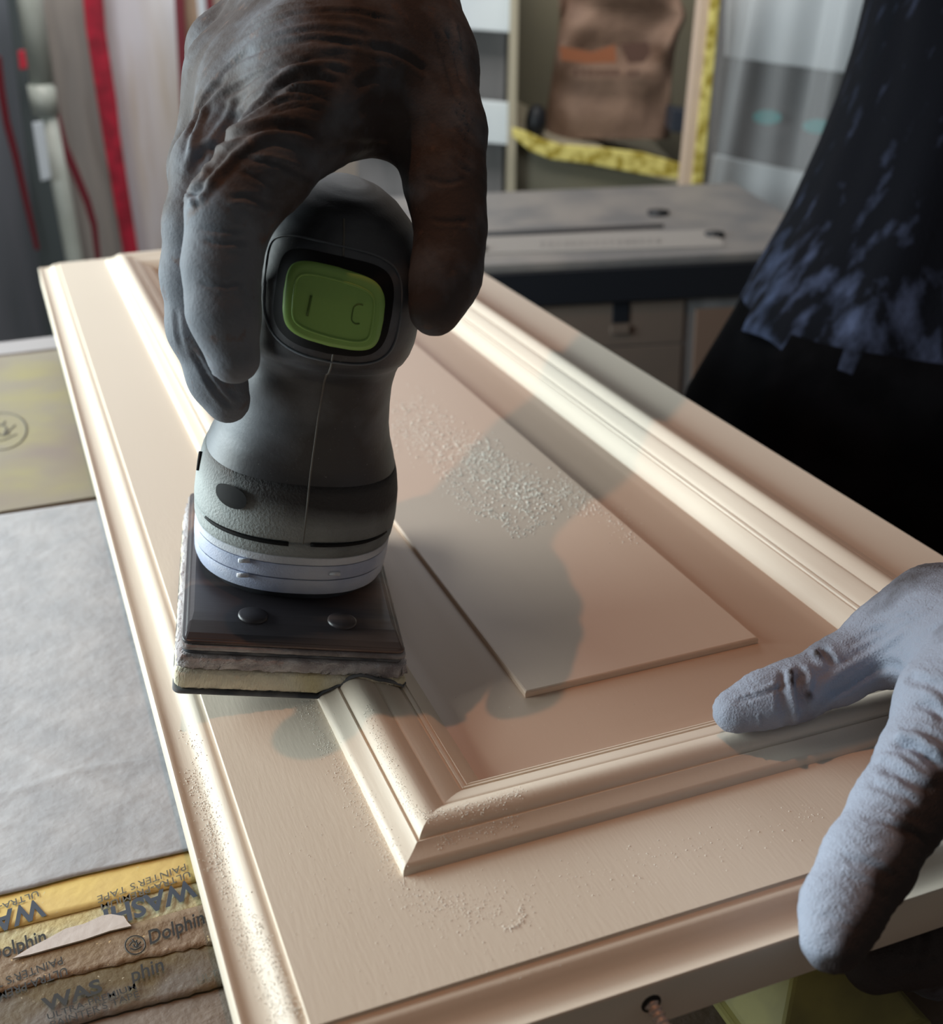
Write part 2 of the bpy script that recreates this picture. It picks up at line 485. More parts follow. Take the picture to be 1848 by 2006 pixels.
text('lettering', 'ULTRA-PREMIUM', (131, 1894), (-46, 1960), (3, 14), zl - .0004, m_ink3, tC, .01)
text('lettering', 'phin', (258, 1925), (322, 1900), (-4, -27), ZT + .0020, m_ink3, tD, .012)
text('lettering', 'WAS', (88, 1982), (202, 1941), (-6, -25), ZT + .0020, m_ink3, tD, .03)
text('lettering', 'ULTRA-PREMIUM', (93, 1998), (268, 1937), (-3, -11), ZT + .0020, m_ink3, tD, .01)
text('lettering', "PAINTER'S TAPE", (99, 2014), (274, 1952), (-3, -12), ZT + .0020, m_ink3, tD)
text('lettering', 'ULTRA-PREMIUM', (386, 1925), (560, 1862), (-3, -11), ZT + .0020, m_ink2, tD, .01)

# ================================================================== CABINET DOOR
door = thing('cabinet_door', 'large beige raised-panel cabinet door lying flat on supports', 'door', (.194, .67, -.020))
S0 = (.0774, .327, .2705, 1.098)                       # moulding foot rectangle xL xR yN yF


def inn(s, z): return (S0[0] + s, S0[1] - s, S0[2] + s, S0[3] - s, z)


def sweep(rows, m_side, names, nseg=1):
    """rows: list of (xL,xR,yN,yF,z) profile points; makes 4 mitred pieces L,R,N,F"""
    out = []
    for side in range(4):
        V = []
        for xL, xR, yN, yF, z in rows:
            a, b = {0: ((xL, yN), (xL, yF)), 1: ((xR, yF), (xR, yN)), 2: ((xR, yN), (xL, yN)), 3: ((xL, yF), (xR, yF))}[side]
            V += [(a[0], a[1], z), (b[0], b[1], z)]
        n = len(rows); Fc = [[2 * i, 2 * i + 1, 2 * ((i + 1) % n) + 1, 2 * ((i + 1) % n)] for i in range(n)]
        Fc.append([2 * i for i in range(n)]); Fc.append([2 * i + 1 for i in range(n)][::-1])
        o = fixn(mesh(names[side], V, Fc, m_side[side], door, smooth=True))
        md = o.modifiers.new('e', 'EDGE_SPLIT'); md.split_angle = math.radians(40)
        out.append(o)
    return out


# frame: stiles and rails with routed outer edge
def outr(fr, z):
    # fr = fraction of outer profile width, 0 face edge, 1 outer edge
    return (.0386 - .0166 * fr, .3600 + .0026 * fr, .2271 - .0166 * fr, 1.112 + .008 * fr, z)


rows = [inn(.001, 0), outr(0, 0), outr(.02, -.0012), outr(.10, -.0014), outr(.16, -.0010), outr(.26, -.0014), outr(.36, -.0026), outr(.46, -.0040), outr(.55, -.0047),
        outr(.72, -.0050), outr(.88, -.0049), outr(.93, -.0043), outr(.97, -.0042), outr(1, -.0050), outr(1, -.0195), outr(.98, -.0200), inn(.001, -.0200)]
sweep(rows, [m_paint] * 4, ['stile', 'stile', 'rail', 'rail'])
# bolection moulding
pf = [(0, -.002), (0, .0), (.3, 1.9), (.9, 2.7), (2, 3.1), (4, 3.8), (5.6, 4.6), (6.8, 5.5), (7.2, 5.3), (7.4, 5.0), (7.9, 5.0), (8.1, 5.8), (9, 6.9), (10.2, 7.7), (11.5, 8.2), (13, 8.4), (14.5, 8.2), (16.5, 7.5), (18.5, 6.4), (20, 5.4),
      (20.4, 5.5), (21.5, 5.3), (24, 4.4), (27, 3.0), (29, 1.8), (29.3, 1.1), (29.9, 1.1), (30.2, 1.6), (31.2, 1.3), (31.5, .6), (32.1, .5), (32.5, .8), (34, -.1), (36, -1.8), (37.8, -3.8), (39, -5.2), (40, -6.0)]
rows = [inn(s / 1000, z / 1000 if abs(z) > .01 else z) for s, z in pf] + [inn(.040, -.010), inn(0, -.010)]
sweep(rows, [m_paint] * 4, ['moulding'] * 4)
# raised centre panel
FX0, FX1, FY0, FY1 = .1478, .2460, .3432, 1.02
sl = (S0[0] + .039, S0[1] - .039, S0[2] + .039, S0[3] - .039)


def mixr(t, z): return [(sl[0] * (1 - t) + FX0 * t, sl[2] * (1 - t) + FY0 * t, z), (sl[1] * (1 - t) + FX1 * t, sl[2] * (1 - t) + FY0 * t, z), (sl[1] * (1 - t) + FX1 * t, sl[3] * (1 - t) + FY1 * t, z), (sl[0] * (1 - t) + FX0 * t, sl[3] * (1 - t) + FY1 * t, z)]


prof = [(0, -.0125), (0, -.0062), (.12, -.0060), (.25, -.0053), (.5, -.0036), (.75, -.0018), (.95, -.0006), (1.0, -.0005)]
R_ = [mixr(t, z) for t, z in prof]
for dx, z in ((.0000, .0013), (.0003, .0018), (.0008, .0020)):
    R_.append([(FX0 + dx, FY0 + dx, z), (FX1 - dx, FY0 + dx, z), (FX1 - dx, FY1 - dx, z), (FX0 + dx, FY1 - dx, z)])
V = [p for r in R_ for p in r]; Fc = [[4 * i + k, 4 * i + (k + 1) % 4, 4 * i + 4 + (k + 1) % 4, 4 * i + 4 + k] for i in range(len(R_) - 1) for k in range(4)]
Fc += [[4 * (len(R_) - 1) + k for k in range(4)], [3, 2, 1, 0]]
pn = fixn(mesh('centre_panel', V, Fc, m_panel, door)); md = pn.modifiers.new('e', 'EDGE_SPLIT'); md.split_angle = math.radians(20)

# screw driven into the near edge of the door
scr = thing('edge_screw', 'dusty screw sticking out of the near door edge', 'screw')
sp = PZ(1278, 1966, -.0125)
sp = np.array([sp[0], .2105, -.0125])
tx, ty, td = proj(np.array([sp]))
# place it so that it meets the edge face where the photo shows it
r_ = M.T @ np.array([(1276 - 924) / F, (1966 - 1003) / F, 1.0]); tpar = (.2105 - CAM[1]) / r_[1]; sp = CAM + tpar * r_
sp[2] = max(sp[2], -.0175)
scr.location = sp; BASE[scr.name] = sp.copy()
dirv = np.array([.10, -1, -.38]); dirv /= np.linalg.norm(dirv)
P = []; R2 = []
for i in range(60):
    t = i / 59; P.append(sp + dirv * (-.002 + t * .017)); R2.append(.0017 + .0005 * (i % 6 in (2, 3)))
V, Fc = tubeg(P, R2, 10); mesh('shank', V, Fc, m_metal, scr)
V, Fc = tubeg([sp + dirv * .0145, sp + dirv * .016, sp + dirv * .018, sp + dirv * .0195, sp + dirv * .020], [.002, .0038, .0042, .0035, .001], 14); mesh('head', V, Fc, m_metal, scr)
V, Fc = tubeg([sp + np.array([0, .0003, 0]), sp + np.array([0, -.0004, 0])], [.0032, .0028], 14); mesh('drill_hole', V, Fc, m_hole, scr)


# painter's pyramids carrying the door
def pyramid(x, y, label):
    b = thing('painting_stand', label, 'support', (x, y, ZT), 'pyramid stands under the door')
    h = -.020 - ZT - .0003; V = []; a = .030
    rings = []
    for t, wv in ((0, 1), (.06, 1), (.08, .9), (.5, .5), (.9, .12), (1, .05)):
        rings.append(np.array([(x + sx * a * wv, y + sy * a * wv, ZT + h * t) for sx, sy in ((-1, -1), (1, -1), (1, 1), (-1, 1))]))
    V, Fc = lofta(rings); o = fixn(mesh('cone_body', V, Fc, m_pyr, b, smooth=False)); bevel(o, .0015)
    return b


pyramid(.203, .243, 'yellow pyramid stand under the near door edge, by the fingers')
pyramid(.075, .30, 'yellow pyramid stand under the near left door corner')
pyramid(.08, .98, 'yellow pyramid stand under the far left door corner')
pyramid(.25, .98, 'yellow pyramid stand under the far right of the door')


# ------------------------------------------------------------------ loose sanding crumbs (uncountable)
def door_z(x, y):
    s = np.minimum(np.minimum(x - S0[0], S0[1] - x), np.minimum(y - S0[2], S0[3] - y))
    ps = np.array([a for a, b in pf[1:]]) / 1000; pz = np.array([b for a, b in pf[1:]]) / 1000
    z = np.interp(s, ps, pz)
    z = np.where(s < 0, 0, z)
    tl = np.minimum(np.minimum((x - sl[0]) / (FX0 - sl[0]), (sl[1] - x) / (sl[1] - FX1)), np.minimum((y - sl[2]) / (FY0 - sl[2]), 9))
    z = np.where(s > .039, np.interp(tl, [p[0] for p in prof[1:]], [p[1] for p in prof[1:]]), z)
    z = np.where((x > FX0) & (x < FX1) & (y > FY0) & (y < FY1), .002, z)
    fr = np.maximum((.0386 - x) / .0166, (.2271 - y) / .0166)
    z = np.where(fr > 0, np.interp(fr, [0, .02, .16, .26, .36, .46, .55, .72, .93, 1], [0, -.0012, -.001, -.0014, -.0026, -.004, -.0047, -.005, -.0043, -.005]), z)
    return z


oct_v = np.array([(1, 0, 0), (0, 1, 0), (-1, 0, 0), (0, -1, 0), (0, 0, 1), (0, 0, -.4)]); oct_f = [(0, 1, 4), (1, 2, 4), (2, 3, 4), (3, 0, 4), (1, 0, 5), (2, 1, 5), (3, 2, 5), (0, 3, 5)]
CR = []


def crumbs(poly, n, wpx, smm, jit=1.0):
    """scatter around a centre line given in photo pixels on the door face"""
    L_ = curve_pts(poly, 6)
    for _ in range(n):
        c = L_[rng.integers(len(L_))]; g = rng.normal(0, wpx, 2) * np.array([1, .8])
        p = PZ(c[0] + g[0], c[1] + g[1], 0); z = float(door_z(p[0], p[1]))
        p = PZ(c[0] + g[0], c[1] + g[1], z); CR.append((p[0], p[1], float(door_z(p[0], p[1])), smm / 1000 * rng.uniform(.4, 1.1) ** 1.5))


crumbs([(800, 800), (880, 870), (960, 930), (1040, 990)], 1500, 26, .95)
crumbs([(930, 880), (1010, 940), (1080, 985)], 700, 22, .9)
crumbs([(775, 840), (830, 880), (900, 960), (960, 1010)], 500, 14, .8)
crumbs([(980, 1010), (1020, 1045), (1060, 1020)], 180, 7, .8)
crumbs([(1100, 950), (1170, 990), (1240, 1050)], 300, 14, .7)
crumbs([(1090, 950), (1150, 1000)], 220, 14, .7)
crumbs([(362, 1440), (385, 1480), (380, 1520)], 120, 9, .6)
crumbs([(385, 1530), (405, 1590), (420, 1640), (428, 1700)], 900, 11, .5)
crumbs([(440, 1720), (480, 1840), (520, 1930), (550, 2000)], 900, 12, .45)
crumbs([(500, 1800), (540, 1900), (580, 1990)], 500, 8, .4)
crumbs([(600, 1380), (660, 1490), (720, 1600), (780, 1700)], 1300, 14, .36)
crumbs([(790, 1730), (850, 1770), (960, 1790)], 500, 22, .36)
crumbs([(715, 1390), (760, 1480), (800, 1570), (832, 1600)], 500, 6, .38)
crumbs([(845, 1605), (900, 1600), (960, 1585), (1020, 1565)], 420, 6, .42)
crumbs([(860, 1630), (940, 1610), (1010, 1590)], 240, 5, .4)
crumbs([(1020, 1780), (1024, 1800), (1005, 1818), (990, 1822)], 130, 3, .5)
crumbs([(900, 1760), (1100, 1730), (1260, 1720)], 200, 30, .36)
crumbs([(1250, 1680), (1450, 1640), (1600, 1600)], 160, 22, .42)
crumbs([(750, 1850), (900, 1870), (1100, 1800)], 160, 60, .36)
crumbs([(600, 1650), (700, 1850)], 120, 50, .3)
crumbs([(860, 1380), (1100, 1450), (1300, 1360)], 60, 60, .28)
CR = np.array(CR); n = len(CR)
rot = rng.uniform(0, 6.28, n); c, s_ = np.cos(rot), np.sin(rot)
sc = CR[:, 3][:, None, None] * rng.uniform(.6, 1.2, (n, 1, 3))
ov = oct_v[None] * sc; x = ov[..., 0] * c[:, None] - ov[..., 1] * s_[:, None]; y = ov[..., 0] * s_[:, None] + ov[..., 1] * c[:, None]
V = np.stack([x, y, ov[..., 2] * 1.1], -1) * .62; V += CR[:, None, :3]; V = V.reshape(-1, 3)
Fc = (np.array(oct_f)[None] + 6 * np.arange(n)[:, None, None]).reshape(-1, 3)
cr = mesh('sanding_dust', V, Fc, m_dust, smooth=True); tag(cr, 'pale sanding crumbs scattered over the beige cabinet door', 'dust', kind='stuff')

# ================================================================== SANDER
m_rub = mat('black_rubber', srgb(43, 44, 49), srgb(96, 102, 110), scale=22, lo=.44, hi=.66, rough=.5, bump=.12, bscale=700, attr='dust', attr_gain=.30, bdist=.0006, c3=srgb(112, 112, 112), s3=1300, lo3=.68, hi3=.78)
m_rubd = mat('dusty_rubber', srgb(50, 49, 51), srgb(164, 170, 170), scale=22, lo=.30, hi=.92, rough=.75, bump=.8, bscale=1000, attr='dust', attr_gain=.35, bdist=.0006)
m_black = mat('black_plastic', srgb(20, 20, 22), rough=.7, spec=.2)
m_seam = mat('seam_line', srgb(104, 102, 98), rough=.8)
m_green = mat('green_plastic', srgb(142, 184, 98), rough=.4)
m_greend = mat('dark_green_mark', srgb(78, 108, 44), rough=.5)
m_coll = mat('dusty_grey_collar', srgb(186, 190, 200), srgb(214, 218, 226), scale=30, rough=.7, bump=.4, bscale=1500, bdist=.0005)
m_coll2 = mat('blue_grey_collar', srgb(156, 166, 194), srgb(204, 210, 224), scale=24, rough=.6, bump=.3, bscale=1500, bdist=.0005)
m_plate = mat('reflection_streaked_plate', srgb(56, 53, 58), srgb(138, 112, 100), scale=16, lo=.50, hi=.66, rough=.38, stretch=(.25, 1.6, 1), bump=.15, bscale=200, bdist=.0005)  # brown mix paints reflections in, along with dusty streaks
m_lip = mat('dusty_plate_lip', srgb(168, 164, 166), srgb(120, 112, 112), scale=60, rough=.7, bump=.5, bscale=900)
m_foam = mat('cream_foam', srgb(226, 220, 200), srgb(200, 182, 122), scale=30, lo=.5, hi=.75, rough=.95, bump=.9, bscale=900, stretch=(1, 1, .4))
m_loop = mat('fuzzy_grey_loop', srgb(200, 196, 198), srgb(160, 152, 154), scale=140, rough=.95, bump=1, bscale=1200)
m_abr = mat('dark_abrasive', srgb(66, 70, 78), srgb(110, 112, 116), scale=80, rough=.9)

sander = thing('detail_sander', 'black hand-held detail sander with a green switch, held on the door', 'power tool', (.0801, .4353, .0052))
ya, ro, pi_ = [math.radians(a) for a in (-10.49, 10.65, .43)]
SR = (Matrix.Rotation(ya, 3, 'Z') @ Matrix.Rotation(ro, 3, 'Y') @ Matrix.Rotation(pi_, 3, 'X'))
sander.rotation_euler = SR.to_euler()
SRn = np.array(SR); ST = np.array([.0801, .4353, .0052])
SEC = np.array([  # z, cy, hx, hy, n
    (.0415, 0, .0372, .0372, 2.4), (.043, 0, .0378, .0378, 2.4), (.050, 0, .0379, .0380, 2.4), (.058, 0, .0377, .0378, 2.4), (.066, 0, .0368, .0368, 2.4), (.073, -.001, .0347, .0350, 2.35),
    (.080, -.003, .0322, .0335, 2.3), (.087, -.005, .0305, .0325, 2.3), (.095, -.006, .0296, .0322, 2.3), (.103, -.008, .0290, .0325, 2.3), (.110, -.009, .0286, .0335, 2.3),
    (.1145, -.010, .0285, .0365, 2.3), (.1175, -.011, .0287, .0425, 2.35), (.121, -.011, .0286, .0462, 2.45), (.127, -.011, .0284, .0482, 2.5), (.135, -.011, .0284, .0490, 2.5), (.143, -.011, .0288, .0485, 2.45),
    (.150, -.010, .0273, .0470, 2.4), (.156, -.009, .0250, .0440, 2.35), (.161, -.008, .0220, .0400, 2.3), (.165, -.007, .0180, .0340, 2.2), (.168, -.006, .0130, .0260, 2.1), (.1697, -.005, .007, .016, 2), (.170, -.005, .0015, .004, 2)])


SEC[:, 0] = np.where(SEC[:, 0] > .15, SEC[:, 0] + (SEC[:, 0] - .15) * .12, SEC[:, 0])
SEC[:, 2] += np.interp(SEC[:, 0], [.112, .125, .16, .17], [0, .0012, .0012, 0])


def xoff(z): return float(np.interp(z, [.104, .125, .16, .17], [0, .0036, .0046, .0048]))


def sec(z): return [np.interp(z, SEC[:, 0], SEC[:, i]) for i in range(1, 5)]


def sring(z, off=0, n=72, cy=None, hx=None, hy=None, e=None):
    c_, a, b, ex = sec(z)
    if cy is not None: c_, a, b, ex = cy, hx, hy, e
    a += off; b += off; out = []; xo = xoff(z)
    for k in range(n):
        q = 2 * math.pi * k / n; cs, sn = math.cos(q), math.sin(q)
        out.append((xo + a * math.copysign(abs(cs) ** (2 / ex), cs), c_ + b * math.copysign(abs(sn) ** (2 / ex), sn), z))
    return np.array(out)


def front_y(x, z, off=0):
    c_, a, b, ex = sec(z); t = min(abs(x - xoff(z)) / a, .999)
    return c_ - (b + off) * (1 - t ** ex) ** (1 / ex)


zz = []
for i in range(len(SEC) - 1):
    zz += list(np.linspace(SEC[i, 0], SEC[i + 1, 0], 3, endpoint=False))
zz.append(SEC[-1, 0])
rings = [sring(z) for z in zz]
V, Fc = lofta(rings); V = np.array(V)
du = np.clip(1 - (V[:, 2] - .05) / .03, 0, 1) * .55 + .35 * np.clip((-V[:, 0] + .005) / .03, 0, 1) * np.clip((.10 - V[:, 2]) / .03, 0, 1) + .45 * np.exp(-((V[:, 2] - .1165) / .004) ** 2) * (V[:, 1] < -.01)  # dust mix; the left term also paints in the lit side
mid = np.exp(-((V[:, 2] - .070) / .010) ** 2)
du = du - .5 * mid
mesh('body_shell', V, Fc, m_rub, sander, attrs={'dust': du}, local=True)
# lower dusty sleeve of the housing, textured, lit left side painted in
V, Fc = lofta([sring(z, o) for z, o in ((.0405, -.002), (.0405, .0004), (.0425, .0008), (.0465, .0009), (.0468, .0003), (.0474, .0003), (.0477, .0010), (.050, .0010), (.053, .0010), (.056, .0009), (.059, .0008), (.062, .0006), (.0655, .0003), (.069, .0001), (.069, -.002))], cap=False)
V = np.array(V); mesh('lower_sleeve', V, Fc, m_rubd, sander, attrs={'dust': .75 - 1.5 * np.clip((V[:, 2] - .0535) / .013, 0, 1) + .55 * np.clip(-(V[:, 0] + .004) / .025, -1, 1)}, local=True)  # dust mix, with the window-lit left side put into the colour
# vent slots, left and right of the front bridge
for s0, s1 in ((-.034, -.0045), (.0035, .033)):
    g = []
    V = []; xs = np.linspace(s0, s1, 24)
    P = [(x, front_y(x, .0475 + .0008 * (x > 0), .0012), .0470 - .0004 * (x < 0)) for x in xs]
    V, Fc = tubeg(P, .0008, 6); mesh('vent_slot', V, Fc, m_black, sander, local=True)
# seam running down the front
P = [(.0 + .0012 * math.sin((z - .05) * 30), front_y(0, z, .0003 if z > .066 else .0012), z) for z in list(np.linspace(.1585, .1595, 2)) + []]
for za, zb in ((.1565, .166), (.047, .1265)):
    P = [(.0006, front_y(0, z, .0001 if z > .066 else .0008), z) for z in np.linspace(za, zb, 60)]
    V, Fc = tubeg(P, .00040, 6); mesh('housing_seam', V, Fc, m_seam, sander, local=True)


def patch(name, cx, cz, hw, hh, e, off, m, inner=0, bulge=0, rot=0, dome=0, nr=10, wall=0, ftn=front_y, skew=0):
    V = []; n = 64; Fc = []
    rs = list(np.linspace(0, 1, nr)) if inner == 0 else list(np.linspace(inner, 1, 4))
    if inner == 0: rs[0] = .001
    for r in rs + ([1.0] if wall else []):
        last = wall and len(V) == len(rs) * n
        for k in range(n):
            q = 2 * math.pi * k / n; cs, sn = math.cos(q), math.sin(q)
            u = r * math.copysign(abs(cs) ** (2 / e), cs); v = r * math.copysign(abs(sn) ** (2 / e), sn)
            x = hw * u * (1 + bulge * (1 - v * v)); z = hh * v * (1 + bulge * 1.6 * (1 - u * u)) + skew * x
            x, z = cx + x * math.cos(rot) - z * math.sin(rot), cz + x * math.sin(rot) + z * math.cos(rot)
            V.append((x, ftn(x, z) - (off + dome * (1 - r * r) if not last else off - wall), z))
    m_ = len(V) // n
    for i in range(m_ - 1):
        for k in range(n):
            k2 = (k + 1) % n; Fc.append([i * n + k, i * n + k2, (i + 1) * n + k2, (i + 1) * n + k][::-1])
    return mesh(name, V, Fc, m, sander, local=True)


ZS = .1412
patch('switch_recess', -.0006, ZS, .0176, .0140, 5, .0007, m_black, bulge=.06, rot=-.05)
# bezel lip
P = []
for k in range(80):
    q = 2 * math.pi * k / 80; cs, sn = math.cos(q), math.sin(q)
    u = math.copysign(abs(cs) ** (2 / 4.5), cs); v = math.copysign(abs(sn) ** (2 / 4.5), sn)
    x = .0208 * u * (1 + .05 * (1 - v * v)); z = .0165 * v * (1 + .10 * (1 - u * u)); z -= .05 * x
    P.append((x - .0004, front_y(x - .0004, ZS - .0003 + z, .0002), ZS - .0003 + z))
V, Fc = tubeg(P, .00045, 6, close=True); mesh('switch_bezel', V, Fc, m_rub, sander, local=True, attrs={'dust': np.full(len(V), .8)})


def sw_y(x, z): return front_y(.0 + x * .6, ZS + (z - ZS) * .6, .0)


sw = patch('switch', -.0010, ZS, .0148, .0108, 6, .0017, m_green, bulge=.08, rot=-.02, skew=-.09, dome=.0002, wall=.004, ftn=sw_y)
# raised rim on the switch
P = []
for k in range(80):
    q = 2 * math.pi * k / 80; cs, sn = math.cos(q), math.sin(q)
    u = math.copysign(abs(cs) ** (2 / 7), cs); v = math.copysign(abs(sn) ** (2 / 7), sn)
    x = .0122 * u * (1 + .05 * (1 - v * v)); z = .0080 * v * (1 + .14 * (1 - u * u)) - .13 * x; x -= .0012
    P.append((x, sw_y(x, ZS + z) - .0018, ZS + z))
V, Fc = tubeg(P, .00045, 6, close=True); o = mesh('switch_rim', V, Fc, m_green, sander, local=True)
P = [(-.0090 + .0003 * t, sw_y(-.0090, ZS + t * .0033) - .00195, ZS + t * .0033) for t in (-1, -.5, 0, .5, 1)]
V, Fc = tubeg(P, .00042, 6); mesh('on_mark', V, Fc, m_greend, sander, local=True)
P = []
for a, b in curve_pts([(.0018, .0030), (.0004, .0032), (-.0010, .0022), (-.0013, 0), (-.0012, -.0022), (0, -.0032), (.0014, -.0030)], .0006):
    x = .0060 + a; z = ZS + b - .0006; P.append((x, sw_y(x, z) - .00195, z))
V, Fc = tubeg(P, .0002, 6); mesh('off_mark', V, Fc, m_greend, sander, local=True)
for o in list(sander.children):
    if o.name in ('switch_rim', 'on_mark', 'off_mark'): o.parent = sw
# round dark plug low on the left side, and side slit
patch('side_plug', -.0262, .0605, .0054, .0040, 2.2, .0024, m_black, nr=6, ftn=lambda x, z: front_y(x, z))
V, Fc = tubeg([(-.0376, -.004, .0655), (-.0379, -.006, .0625), (-.0380, -.008, .0595)], .0008, 6); mesh('side_slit', V, Fc, m_black, sander, local=True)
# collar rings under the housing
def ringsolid(name, rows, m):
    V, Fc = lofta([sring(z, 0, 72, 0, a, a, 2.4) for z, a in rows]); return mesh(name, V, Fc, m, sander, local=True)


for nm, rw, m in (('upper_collar', [(.0375, .034), (.0375, .0374), (.038, .0378), (.0405, .0379), (.0410, .0374), (.0412, .034)], m_coll),
                  ('middle_collar', [(.0315, .034), (.0315, .0372), (.032, .0377), (.0365, .0378), (.0372, .0374), (.0374, .034)], m_coll2),
                  ('lower_collar', [(.0240, .030), (.0240, .0346), (.0250, .0363), (.0270, .0372), (.0305, .0375), (.0311, .0372), (.0313, .034)], m_coll2),
                  ('rubber_skirt', [(.0175, .026), (.0175, .0285), (.0190, .0305), (.0215, .0325), (.0236, .0342), (.0239, .030)], m_rub)):
    o = ringsolid(nm, rw, m)
    md = o.modifiers.new('e', 'EDGE_SPLIT'); md.split_angle = math.radians(35)
for x, z in ((-.0195, .0368), (-.0195, .0308), (.0140, .0345)):
    a = .0375; y = -a * (1 - (abs(x) / a) ** 2.4) ** (1 / 2.4)
    V, Fc = tubeg([(x - .002, y - .0006 - .0012 * (x < 0), z + .0001), (x + .002, y - .0010 + .0004 * (x > 0), z)], .0009, 8); mesh('latch_tab', V, Fc, m_coll, sander, local=True)
# pad assembly
def slab(name, hx, hy, z0, z1, m, bev_=.001, fz=None, n=40, wob=0, r=.003):
    per = []
    for cx, cy, a0 in ((hx - r, -hy + r, -90), (hx - r, hy - r, 0), (-hx + r, hy - r, 90), (-hx + r, -hy + r, 180)):
        for k in range(6):
            a = math.radians(a0 + k * 18); per.append((cx + r * math.cos(a), cy + r * math.sin(a)))
    # densify
    D = []
    for i in range(len(per)):
        a = np.array(per[i]); b = np.array(per[(i + 1) % len(per)]); m2 = max(1, int(np.linalg.norm(b - a) / .0015))
        for k in range(m2): D.append(a + (b - a) * k / m2)
    rr = np.random.default_rng(3); rings = []
    for z, sc_ in ((z0, .98), (z0 + (z1 - z0) * .15, 1), (z0 + (z1 - z0) * .5, 1.004), (z0 + (z1 - z0) * .85, 1), (z1, .985)):
        ring = []
        for p in D:
            q = np.array([p[0] * sc_ + rr.normal(0, wob), p[1] * sc_ + rr.normal(0, wob), z])
            if fz: q = fz(q, (z - z0) / (z1 - z0))
            ring.append(q)
        rings.append(np.array(ring))
    # inner bottom ring
    V, Fc = lofta(rings); return mesh(name, V, Fc, m, sander, local=True)


def conform(off):
    def f(q, t):
        w_ = SRn @ q + ST
        tgt = float(door_z(np.array(w_[0]), np.array(w_[1]))) + off
        lift = tgt - w_[2]
        d = lift if lift > 0 else max(lift, -.0004)
        q = q.copy(); q[2] += d * (1 - t) * .98
        return q
    return f


slab('sandpaper', .0415, .0662, -.0012, .0002, m_abr, fz=lambda q, t: conform(.0006 + .0012 * t)(q, 0))
slab('foam_pad', .0412, .0655, .0002, .0078, m_foam, fz=conform(.0016), wob=.00025)
slab('loop_layer', .0408, .0650, .0078, .0132, m_loop, wob=.0004)
slab('lower_lip', .0392, .0630, .0132, .0150, m_abr)
slab('upper_lip', .0400, .0640, .0150, .0172, m_lip, wob=.0001)
slab('base_plate', .0395, .0632, .0172, .0186, m_plate)
# sloping top of the base plate
def roundrect(hx, hy, z, r=.003): return np.array([(sx * hx, sy * hy, z) for sx, sy in ((-1, -1), (1, -1), (1, 1), (-1, 1))])
V, Fc = lofta([roundrect(.0390, .0625, .0186), roundrect(.0382, .0590, .0196), roundrect(.0375, .0520, .0204), roundrect(.036, .046, .0206)])
o = fixn(mesh('plate_cover', V, Fc, m_plate, sander, smooth=False, local=True)); bevel(o, .0008)
for x, y in ((-.0150, -.0470), (.0175, -.0475), (-.0150, .047), (.0175, .047)):
    V, Fc = tubeg([(x, y, .0190), (x, y, .0212), (x, y, .0216)], [.0056, .0054, .0046], 24); mesh('screw_cap', V, Fc, m_plate, sander, local=True)

# ================================================================== BACKGROUND
m_slate = mat('slate_grey_sheet', srgb(128, 134, 146), srgb(108, 116, 126), scale=3, stretch=(6, 6, .4), rough=.4)
m_dkgreen = mat('dark_green_grey', srgb(76, 86, 90), rough=.6)
m_pole = mat('pale_pole', srgb(188, 194, 190), srgb(170, 176, 170), scale=8, rough=.4)
m_film = mat('milky_plastic_film', srgb(150, 146, 144), srgb(168, 162, 158), scale=5, stretch=(5, 5, .4), rough=.45)
m_film2 = mat('silver_plastic_film', srgb(218, 218, 228), srgb(196, 186, 178), scale=3, stretch=(4, 4, .5), rough=.3)
m_red = mat('crimson_tape', srgb(178, 28, 56), srgb(140, 22, 44), scale=26, lo=.4, hi=.6, rough=.5)
m_dkred = mat('dark_red_tape', srgb(108, 26, 40), rough=.5)
m_tan = mat('tan_board', srgb(160, 136, 116), rough=.7)
m_white = mat('white_strip', srgb(206, 214, 224), rough=.4)
m_beige = mat('beige_wall_board', srgb(168, 158, 150), srgb(158, 148, 140), scale=4, rough=.7)
m_wht = mat('white_drawer_front', srgb(226, 234, 240), srgb(216, 226, 234), scale=4, rough=.35)
m_gap = mat('grey_gap', srgb(104, 104, 106), srgb(124, 122, 124), scale=9, stretch=(4, 4, .3), rough=.6)
m_shelf = mat('cream_shelf_board', srgb(178, 170, 150), rough=.5)
m_niche = mat('olive_grey_back', srgb(122, 118, 100), srgb(112, 110, 98), scale=3, rough=.7)
m_btape = mat('yellow_printed_tape', srgb(232, 218, 130), srgb(170, 150, 56), scale=46, lo=.44, hi=.58, rough=.5)
m_bag = mat('brown_kraft_paper', srgb(136, 110, 94), srgb(118, 94, 80), scale=12, rough=.8, bump=.4, bscale=30, bdist=.01)
m_orange = mat('orange_print', srgb(150, 92, 62), rough=.8)
m_brownp = mat('dark_brown_print', srgb(92, 66, 56), rough=.8)
m_wood = mat('pale_wood_edge', srgb(208, 186, 168), rough=.6)
m_teal = mat('teal_label', srgb(70, 170, 172), rough=.5)
m_gtop = mat('grey_worktop', srgb(104, 104, 106), srgb(130, 126, 123), scale=10, lo=.35, hi=.65, rough=.55)
m_dark = mat('dark_moulding', srgb(20, 24, 32), rough=.5)
m_drw = mat('brown_grey_drawer', srgb(104, 92, 84), srgb(94, 86, 80), scale=4, rough=.6)
m_clear = mat('clear_plastic_film', srgb(220, 226, 232), rough=.25, alpha=.28)


def S(o, n=None): o['kind'] = 'structure'; return o


